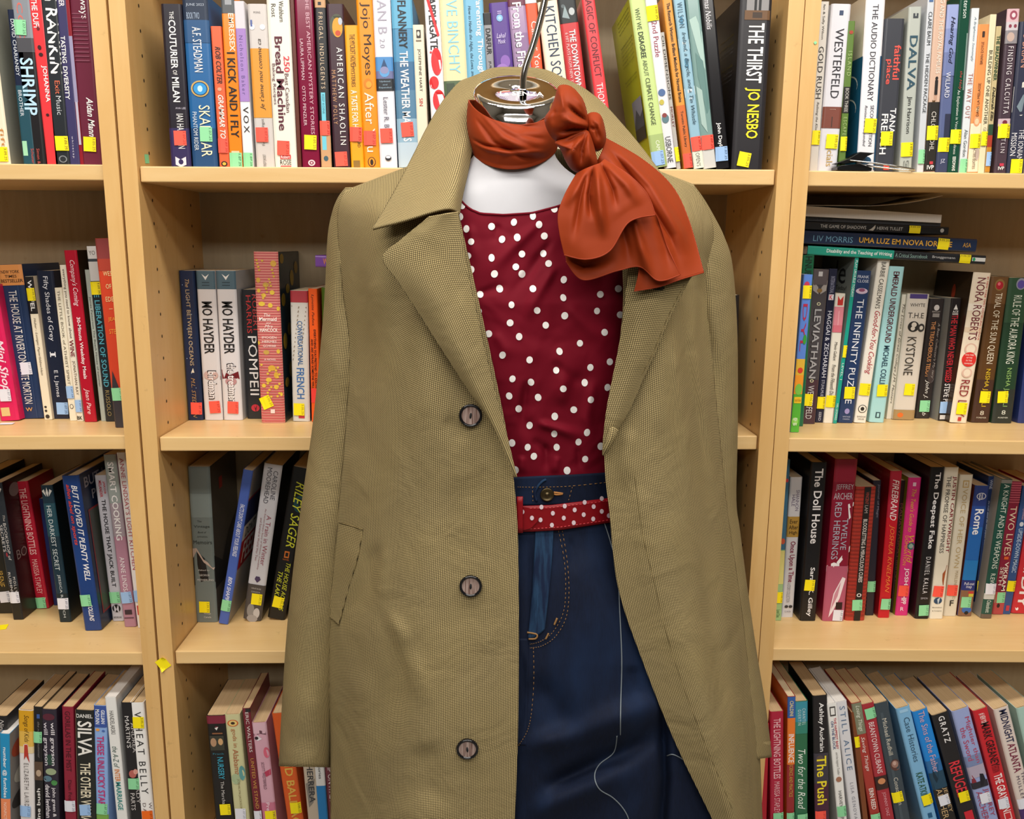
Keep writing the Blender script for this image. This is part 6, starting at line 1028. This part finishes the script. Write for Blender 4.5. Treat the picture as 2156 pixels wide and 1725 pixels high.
# collar
COL = [[(785, 483, -.276), (850, 466, -.292), (938, 441, -.296), (966, 452, -.276)],
       [(832, 402, -.236), (888, 412, -.262), (952, 402, -.272), (972, 415, -.252)],
       [(870, 329, -.188), (920, 342, -.218), (964, 345, -.232), (984, 362, -.215)],
       [(903, 264, -.142), (942, 272, -.170), (974, 284, -.184), (996, 302, -.174)],
       [(944, 200, -.100), (970, 206, -.118), (990, 222, -.128), (1008, 252, -.132)],
       [(990, 166, -.066), (1008, 158, -.076), (1022, 158, -.088), (1032, 214, -.104)],
       [(1085, 182, -.046), (1085, 152, -.056), (1086, 149, -.068), (1088, 222, -.088)],
       [(1188, 172, -.066), (1172, 160, -.076), (1160, 160, -.088), (1146, 218, -.104)],
       [(1254, 206, -.100), (1232, 206, -.116), (1212, 220, -.128), (1184, 252, -.132)],
       [(1314, 268, -.140), (1284, 278, -.166), (1252, 290, -.180), (1214, 308, -.172)],
       [(1372, 340, -.182), (1334, 350, -.206), (1290, 356, -.222), (1246, 366, -.212)],
       [(1420, 410, -.228), (1380, 420, -.244), (1326, 420, -.262), (1296, 426, -.25)],
       [(1452, 486, -.262), (1402, 476, -.272), (1336, 456, -.284), (1312, 462, -.268)]]
oC, gC, PC = cloth('collar', COL, 30, 150, COAT, coat, [([(905, 330), (930, 260), (975, 205)], 14, .003), ([(960, 330), (975, 260)], 8, -.003)], .0028)
LAP = [[(963, 446, -.292), (936, 450, -.300), (903, 456, -.302)], [(970, 485, -.293), (900, 495, -.304), (846, 504, -.300)], [(976, 535, -.294), (890, 542, -.306), (806, 543, -.298)],
       [(987, 590, -.295), (905, 598, -.308), (838, 592, -.300)], [(1001, 650, -.296), (935, 660, -.308), (880, 655, -.300)], [(1018, 730, -.297), (970, 740, -.307), (931, 735, -.300)],
       [(1041, 825, -.297), (1012, 832, -.304), (988, 822, -.299)], [(1066, 915, -.296), (1052, 920, -.300), (1041, 898, -.297)], [(1087, 1005, -.294), (1085, 1004, -.295), (1082, 996, -.294)]]
oP, gP, PP = cloth('lapel', LAP, 30, 90, COAT, coat, [([(960, 600), (1010, 760), (1060, 900)], 14, .002)], .003)
RLP = [[(1324, 462, -.285), (1390, 474, -.280), (1452, 492, -.268)], [(1322, 550, -.288), (1385, 562, -.286), (1460, 570, -.274)], [(1318, 612, -.290), (1380, 620, -.294), (1446, 598, -.282)],
       [(1311, 675, -.290), (1358, 682, -.296), (1407, 675, -.288)], [(1302, 735, -.290), (1342, 742, -.296), (1381, 738, -.289)], [(1290, 795, -.290), (1322, 802, -.295), (1356, 792, -.289)],
       [(1277, 862, -.290), (1300, 868, -.293), (1327, 858, -.289)], [(1270, 925, -.289), (1283, 920, -.291), (1299, 905, -.288)], [(1269, 958, -.288), (1272, 955, -.289), (1275, 948, -.288)]]
oQ, gQ, PQ = cloth('lapel', RLP, 30, 90, COAT, coat, [([(1350, 640), (1310, 800)], 14, .002)], .003)
TAB = [[(1283, 903, -.296), (1292, 900, -.297), (1301, 906, -.296)], [(1278, 922, -.297), (1288, 922, -.299), (1294, 925, -.296)], [(1272, 942, -.296), (1278, 945, -.297), (1282, 946, -.295)], [(1269, 958, -.292), (1271, 959, -.292), (1273, 958, -.292)]]
cloth('folded_facing', TAB, 10, 20, COAT, coat, (), .0018)
# slanted pocket welt, seams and topstitching
POC = [[(713, 1100), (738, 1106), (764, 1115)], [(707, 1160), (730, 1168), (752, 1178)], [(700, 1230), (716, 1238), (732, 1246)], [(694, 1300), (704, 1308), (713, 1316)]]
cloth('pocket_welt', [[(x, y, near_Y(gL, PL, x, y) - .0035) for x, y in r] for r in POC], 16, 40, COAT, coat, (), .0016)
def seam(name, pts, g, P, r=.0006, m=THREAD, e=.0012):
    q = spline([(*p, 0) for p in pts], max(6, int(sum(math.dist(a, b) for a, b in zip(pts, pts[1:])) / 14)))
    vs, fs = tube([at(x, y, near_Y(g, P, x, y) - e) - coat.location for x, y, _ in q], r, 5)
    mb = MB(); mb.add(vs, fs, m); return mb.build(name, coat, smooth=True)
SEAM = mat('#6a5a34', .9)
seam('facing_seam', [(1336, 1000), (1352, 1120), (1376, 1220), (1402, 1330), (1440, 1450), (1490, 1580), (1540, 1700), (1560, 1760)], gR, PR, .0003, SEAM, .0011)
seam('pocket_seam', [(713, 1100), (764, 1115)], gL, PL, .0006, SEAM, .0052)
seam('lapel_stitching', [(1350, 790), (1376, 740), (1404, 672), (1440, 600)], gQ, PQ, .0004, SEAM, .0018)
bh = [at(1386 + 12 * math.cos(k * math.pi / 6) * 1.0, 607 + 3 * math.sin(k * math.pi / 6), near_Y(gQ, PQ, 1390, 607) - .003) for k in range(13)]
vs, fs = tube([p - coat.location for p in bh], .0009, 6); mb = MB(); mb.add(vs, fs, mat('#1c1a14', .9)); mb.build('buttonhole', coat, smooth=True)
# buttons: black rim, striped horn face, a single bar of thread
hn = NT('striped_horn'); tc = hn.n('ShaderNodeTexCoord')
wv = hn.n('ShaderNodeTexNoise', {'Vector': hn.n('ShaderNodeMapping', {'Vector': tc.outputs['Object'], 'Rotation': (0, .35, 0), 'Scale': (700, 30, 30)}).outputs[0], 'Scale': 1, 'Detail': 2})
hn.base(hn.mix(hn.n('ShaderNodeMapRange', {'Value': wv.outputs[0], 'From Min': .35, 'From Max': .65}).outputs[0], rgba('#6a5048'), rgba('#a8948c'))); hn.rough(.25)
for bx, by, tl in ((991, 875, .15), (991, 1234, .05), (984, 1577, -.1)):
    c = at(bx, by, near_Y(gL, PL, bx, by) - .0042); n = 36
    def disc(prof, m, name):
        vs = []
        for r, h in prof: vs += [c + Vector((max(r, 1e-5) * math.sin(2 * math.pi * i / n), -h, max(r, 1e-5) * math.cos(2 * math.pi * i / n))) for i in range(n)]
        mb = MB(); mb.add([v - coat.location for v in vs], [(k * n + i, (k + 1) * n + i, (k + 1) * n + (i + 1) % n, k * n + (i + 1) % n) for k in range(len(prof) - 1) for i in range(n)], m)
        return mb
    b = disc([(.0098, .0012), (.0105, .0026), (.0118, .003), (.0127, .0022), (.013, .0006), (.0124, -.0016), (.0, -.002)], mat('#131214', .12), 'button').build('button', coat, smooth=True)
    o = disc([(0, .0013), (.006, .0013), (.0099, .0013)], hn.m, 'face').build('button_face', coat, smooth=True)
    o.parent = b; o['label'] = 'brown striped horn face'
    vs, fs = tube([c + Vector((math.sin(tl) * s * .003, -.0018, math.cos(tl) * s * .003)) - coat.location for s in (-1, -.5, 0, .5, 1)], [.0006, .0012, .0012, .0012, .0006], 8)
    mb = MB(); mb.add(vs, fs, mat('#101012', .8)); o = mb.build('button_thread', coat, smooth=True); o.parent = b

# ---------------------------------------------------------------- scarf
scarf = thing('scarf', 'rust orange satin scarf knotted at the neck, its tails over the shoulder', 'scarf', at(1200, 330, -.25))
top = lambda a: 262 - 46 * (1 - max(0, math.cos(a)) ** 1.4) + 6 * math.sin(a)
bot = lambda a: 357 - 42 * (1 - max(0, math.cos(a)) ** 1.2) - 4 * math.sin(a)
SF = fold_fn([([(1003, 222), (1060, 268), (1120, 300), (1168, 318)], 6, .004), ([(1020, 222), (1075, 262), (1130, 270), (1160, 268)], 5, -.005), ([(1000, 245), (1040, 300), (1100, 330), (1165, 335)], 5, -.005), ([(1010, 235), (1060, 290), (1120, 318), (1165, 326)], 5, .004),
    ([(990, 290), (1020, 306), (1060, 314), (1110, 316)], 3.5, -.006), ([(990, 298), (1025, 314), (1062, 321), (1112, 322), (1165, 318)], 4, .005), ([(1050, 320), (1048, 356)], 5, .002), ([(1060, 244), (1110, 255), (1160, 246)], 6, .003), ([(1090, 285), (1130, 292), (1160, 296)], 5, -.003)])
P = []; n = 90
for i in range(46):
    v = i / 45; r = []
    for j in range(n + 1):
        a = 2 * math.pi * j / n + math.pi; ca = math.cos(a)
        w = 97 + 5 * math.sin(math.pi * v) - 9 * v * v
        px = 1084 + w * math.sin(a); py = top(a) + (bot(a) - top(a)) * v
        d = .056 + .010 * math.sin(math.pi * min(1, v * 1.1)) + .006 * v
        Y = -.168 - d * ca - (SF(px, py) if ca > 0 else .002 * math.sin(9 * v)) * max(0, ca) ** .3
        r.append(at(px, py, Y))
    P.append(r)
cloth_mesh('neck_wrap', P, RUST, scarf, .0012)
def pillow(name, outline, Yc, bulge, folds=(), back=.7, nr=16):
    q = spline([(x, y, 0) for x, y in outline], 56, True); ff = fold_fn(folds)
    cx = sum(p[0] for p in q) / len(q); cy = sum(p[1] for p in q) / len(q)
    vs = []; n = len(q)
    for sgn, bb in ((-1, bulge), (1, bulge * back)):
        for k in range(nr if sgn < 0 else nr - 1):
            r = math.sin((k + 1) / nr * math.pi / 2) if sgn < 0 else math.sin((nr - 1 - k) / nr * math.pi / 2)
            for x, y, _ in q:
                px, py = cx + (x - cx) * r, cy + (y - cy) * r
                vs.append(at(px, py, Yc + sgn * bb * math.sqrt(max(0, 1 - r * r)) - (ff(px, py) * (1 - r ** 6) if sgn < 0 else 0)))
    R_ = len(vs) // n
    vs = [v - scarf.location for v in vs]; b = len(vs)
    vs.append(at(cx, cy, Yc - bulge - ff(cx, cy)) - scarf.location); vs.append(at(cx, cy, Yc + bulge * back) - scarf.location)
    fs = [(k * n + i, k * n + (i + 1) % n, (k + 1) * n + (i + 1) % n, (k + 1) * n + i) for k in range(R_ - 1) for i in range(n)]
    fs += [(b, (i + 1) % n, i) for i in range(n)] + [(b + 1, (R_ - 1) * n + i, (R_ - 1) * n + (i + 1) % n) for i in range(n)]
    return obj(name, vs, fs, RUST, scarf, smooth=True)
pillow('knot_loop', [(1186, 178), (1206, 184), (1228, 210), (1238, 245), (1240, 268), (1228, 284), (1205, 292), (1178, 300), (1158, 285), (1146, 252), (1158, 230), (1168, 205), (1174, 184)], -.268, .030,
    [([(1246, 268), (1205, 258), (1175, 240)], 6, .007), ([(1246, 262), (1215, 240), (1186, 215)], 3.5, -.009), ([(1246, 272), (1205, 272), (1162, 280)], 3.5, -.009), ([(1180, 190), (1184, 225), (1176, 250)], 6, .004), ([(1246, 258), (1226, 222), (1205, 190)], 4, .006), ([(1232, 275), (1200, 284), (1172, 292)], 4, .005), ([(1170, 230), (1160, 265)], 5, -.004)])
pillow('knot_loop', [(1236, 242), (1252, 236), (1266, 244), (1274, 270), (1276, 295), (1266, 315), (1250, 318), (1238, 296), (1234, 268)], -.262, .022,
    [([(1240, 270), (1256, 272), (1262, 300)], 4, -.004), ([(1245, 250), (1262, 262), (1268, 290)], 4, .003)])
pillow('knot_loop', [(1168, 300), (1190, 288), (1215, 276), (1236, 274), (1246, 290), (1254, 320), (1258, 345), (1248, 360), (1226, 366), (1204, 358), (1190, 338), (1180, 315)], -.276, .026,
    [([(1240, 270), (1226, 310), (1222, 356)], 3.5, -.011), ([(1236, 276), (1200, 296), (1172, 304)], 3.5, -.008), ([(1238, 278), (1242, 320), (1246, 356)], 5, .006), ([(1225, 284), (1206, 315), (1200, 350)], 6, .007), ([(1234, 280), (1210, 300), (1188, 330)], 3, -.006)])
T3 = [[(1250, 352, -.262), (1262, 330, -.27), (1270, 310, -.262), (1276, 292, -.245)], [(1300, 430, -.288), (1320, 385, -.283), (1338, 352, -.262), (1352, 336, -.235)], [(1330, 500, -.302), (1368, 450, -.296), (1396, 415, -.272), (1414, 392, -.238)], [(1345, 560, -.306), (1400, 530, -.302), (1432, 490, -.284), (1449, 462, -.260)], [(1335, 613, -.306), (1386, 604, -.306), (1434, 588, -.300), (1481, 574, -.288)]]
_, _, t3 = cloth('tail', T3, 60, 80, RUST, scarf, [([(1275, 320), (1340, 420), (1380, 520), (1400, 600)], 9, 0.0064), ([(1280, 312), (1350, 400), (1410, 500), (1440, 585)], 6, -0.0096), ([(1290, 305), (1370, 390), (1430, 490), (1460, 570)], 8, 0.0080), ([(1300, 420), (1350, 540), (1365, 610)], 7, -0.0064)], .001)
T2 = [[(1222, 372, -.285), (1240, 362, -.29), (1262, 350, -.285), (1275, 345, -.28)], [(1200, 450, -.305), (1250, 440, -.308), (1310, 425, -.306), (1370, 435, -.303)], [(1190, 520, -.31), (1250, 520, -.313), (1330, 505, -.312), (1405, 520, -.308)], [(1192, 550, -.312), (1228, 589, -.316), (1300, 570, -.314), (1348, 562, -.312), (1386, 591, -.316), (1432, 579, -.31)]]
T2[0:3] = [spline(r, 6) for r in T2[0:3]]
_, _, t2 = cloth('tail', T2, 70, 80, RUST, scarf, [([(1330, 440), (1350, 520), (1372, 590)], 8, 0.0080), ([(1300, 440), (1320, 520), (1325, 570)], 8, -0.0064), ([(1195, 540), (1230, 560), (1300, 540)], 10, -0.0096), ([(1378, 450), (1400, 520), (1415, 585)], 8, -0.0064)], .001)
T1 = [[(1214, 366, -.292), (1228, 358, -.302), (1246, 350, -.304), (1262, 344, -.302), (1272, 336, -.292)], [(1190, 408, -.316), (1222, 400, -.322), (1256, 392, -.324), (1290, 382, -.322), (1320, 366, -.312)], [(1175, 450, -.322), (1214, 452, -.33), (1262, 446, -.33), (1312, 428, -.328), (1354, 398, -.318)], [(1178, 492, -.326), (1218, 500, -.333), (1266, 494, -.332), (1316, 452, -.329), (1370, 425, -.32)], [(1188, 537, -.328), (1236, 546, -.336), (1284, 528, -.334), (1324, 468, -.33), (1379, 453, -.322)]]
_, _, t1 = cloth('tail', T1, 80, 90, RUST, scarf, [([(1240, 352), (1212, 400), (1190, 440)], 7, 0.0064), ([(1250, 350), (1240, 410), (1245, 470)], 5, -0.0112), ([(1256, 348), (1262, 420), (1272, 510)], 8, 0.0096), ([(1264, 342), (1290, 400), (1300, 450)], 5, -0.0080), ([(1235, 360), (1222, 420), (1205, 520)], 6, -0.0064), ([(1270, 338), (1320, 390), (1350, 440)], 8, 0.0064)], .001)

TAILS = (t1, t2, t3)
def hem(pts, g, P, m):
    q = [Vector(p) - scarf.location for p in pts]; vs, fs = tube(q, .0008, 6)
    mb = MB(); mb.add(vs, fs, m); mb.build('rolled_hem', scarf, smooth=True)
HEM = satin('rust_hem', '#8e3010', .55)
for P in TAILS:
    hem(P[-1], None, None, HEM); hem([r[-1] for r in P], None, None, HEM)
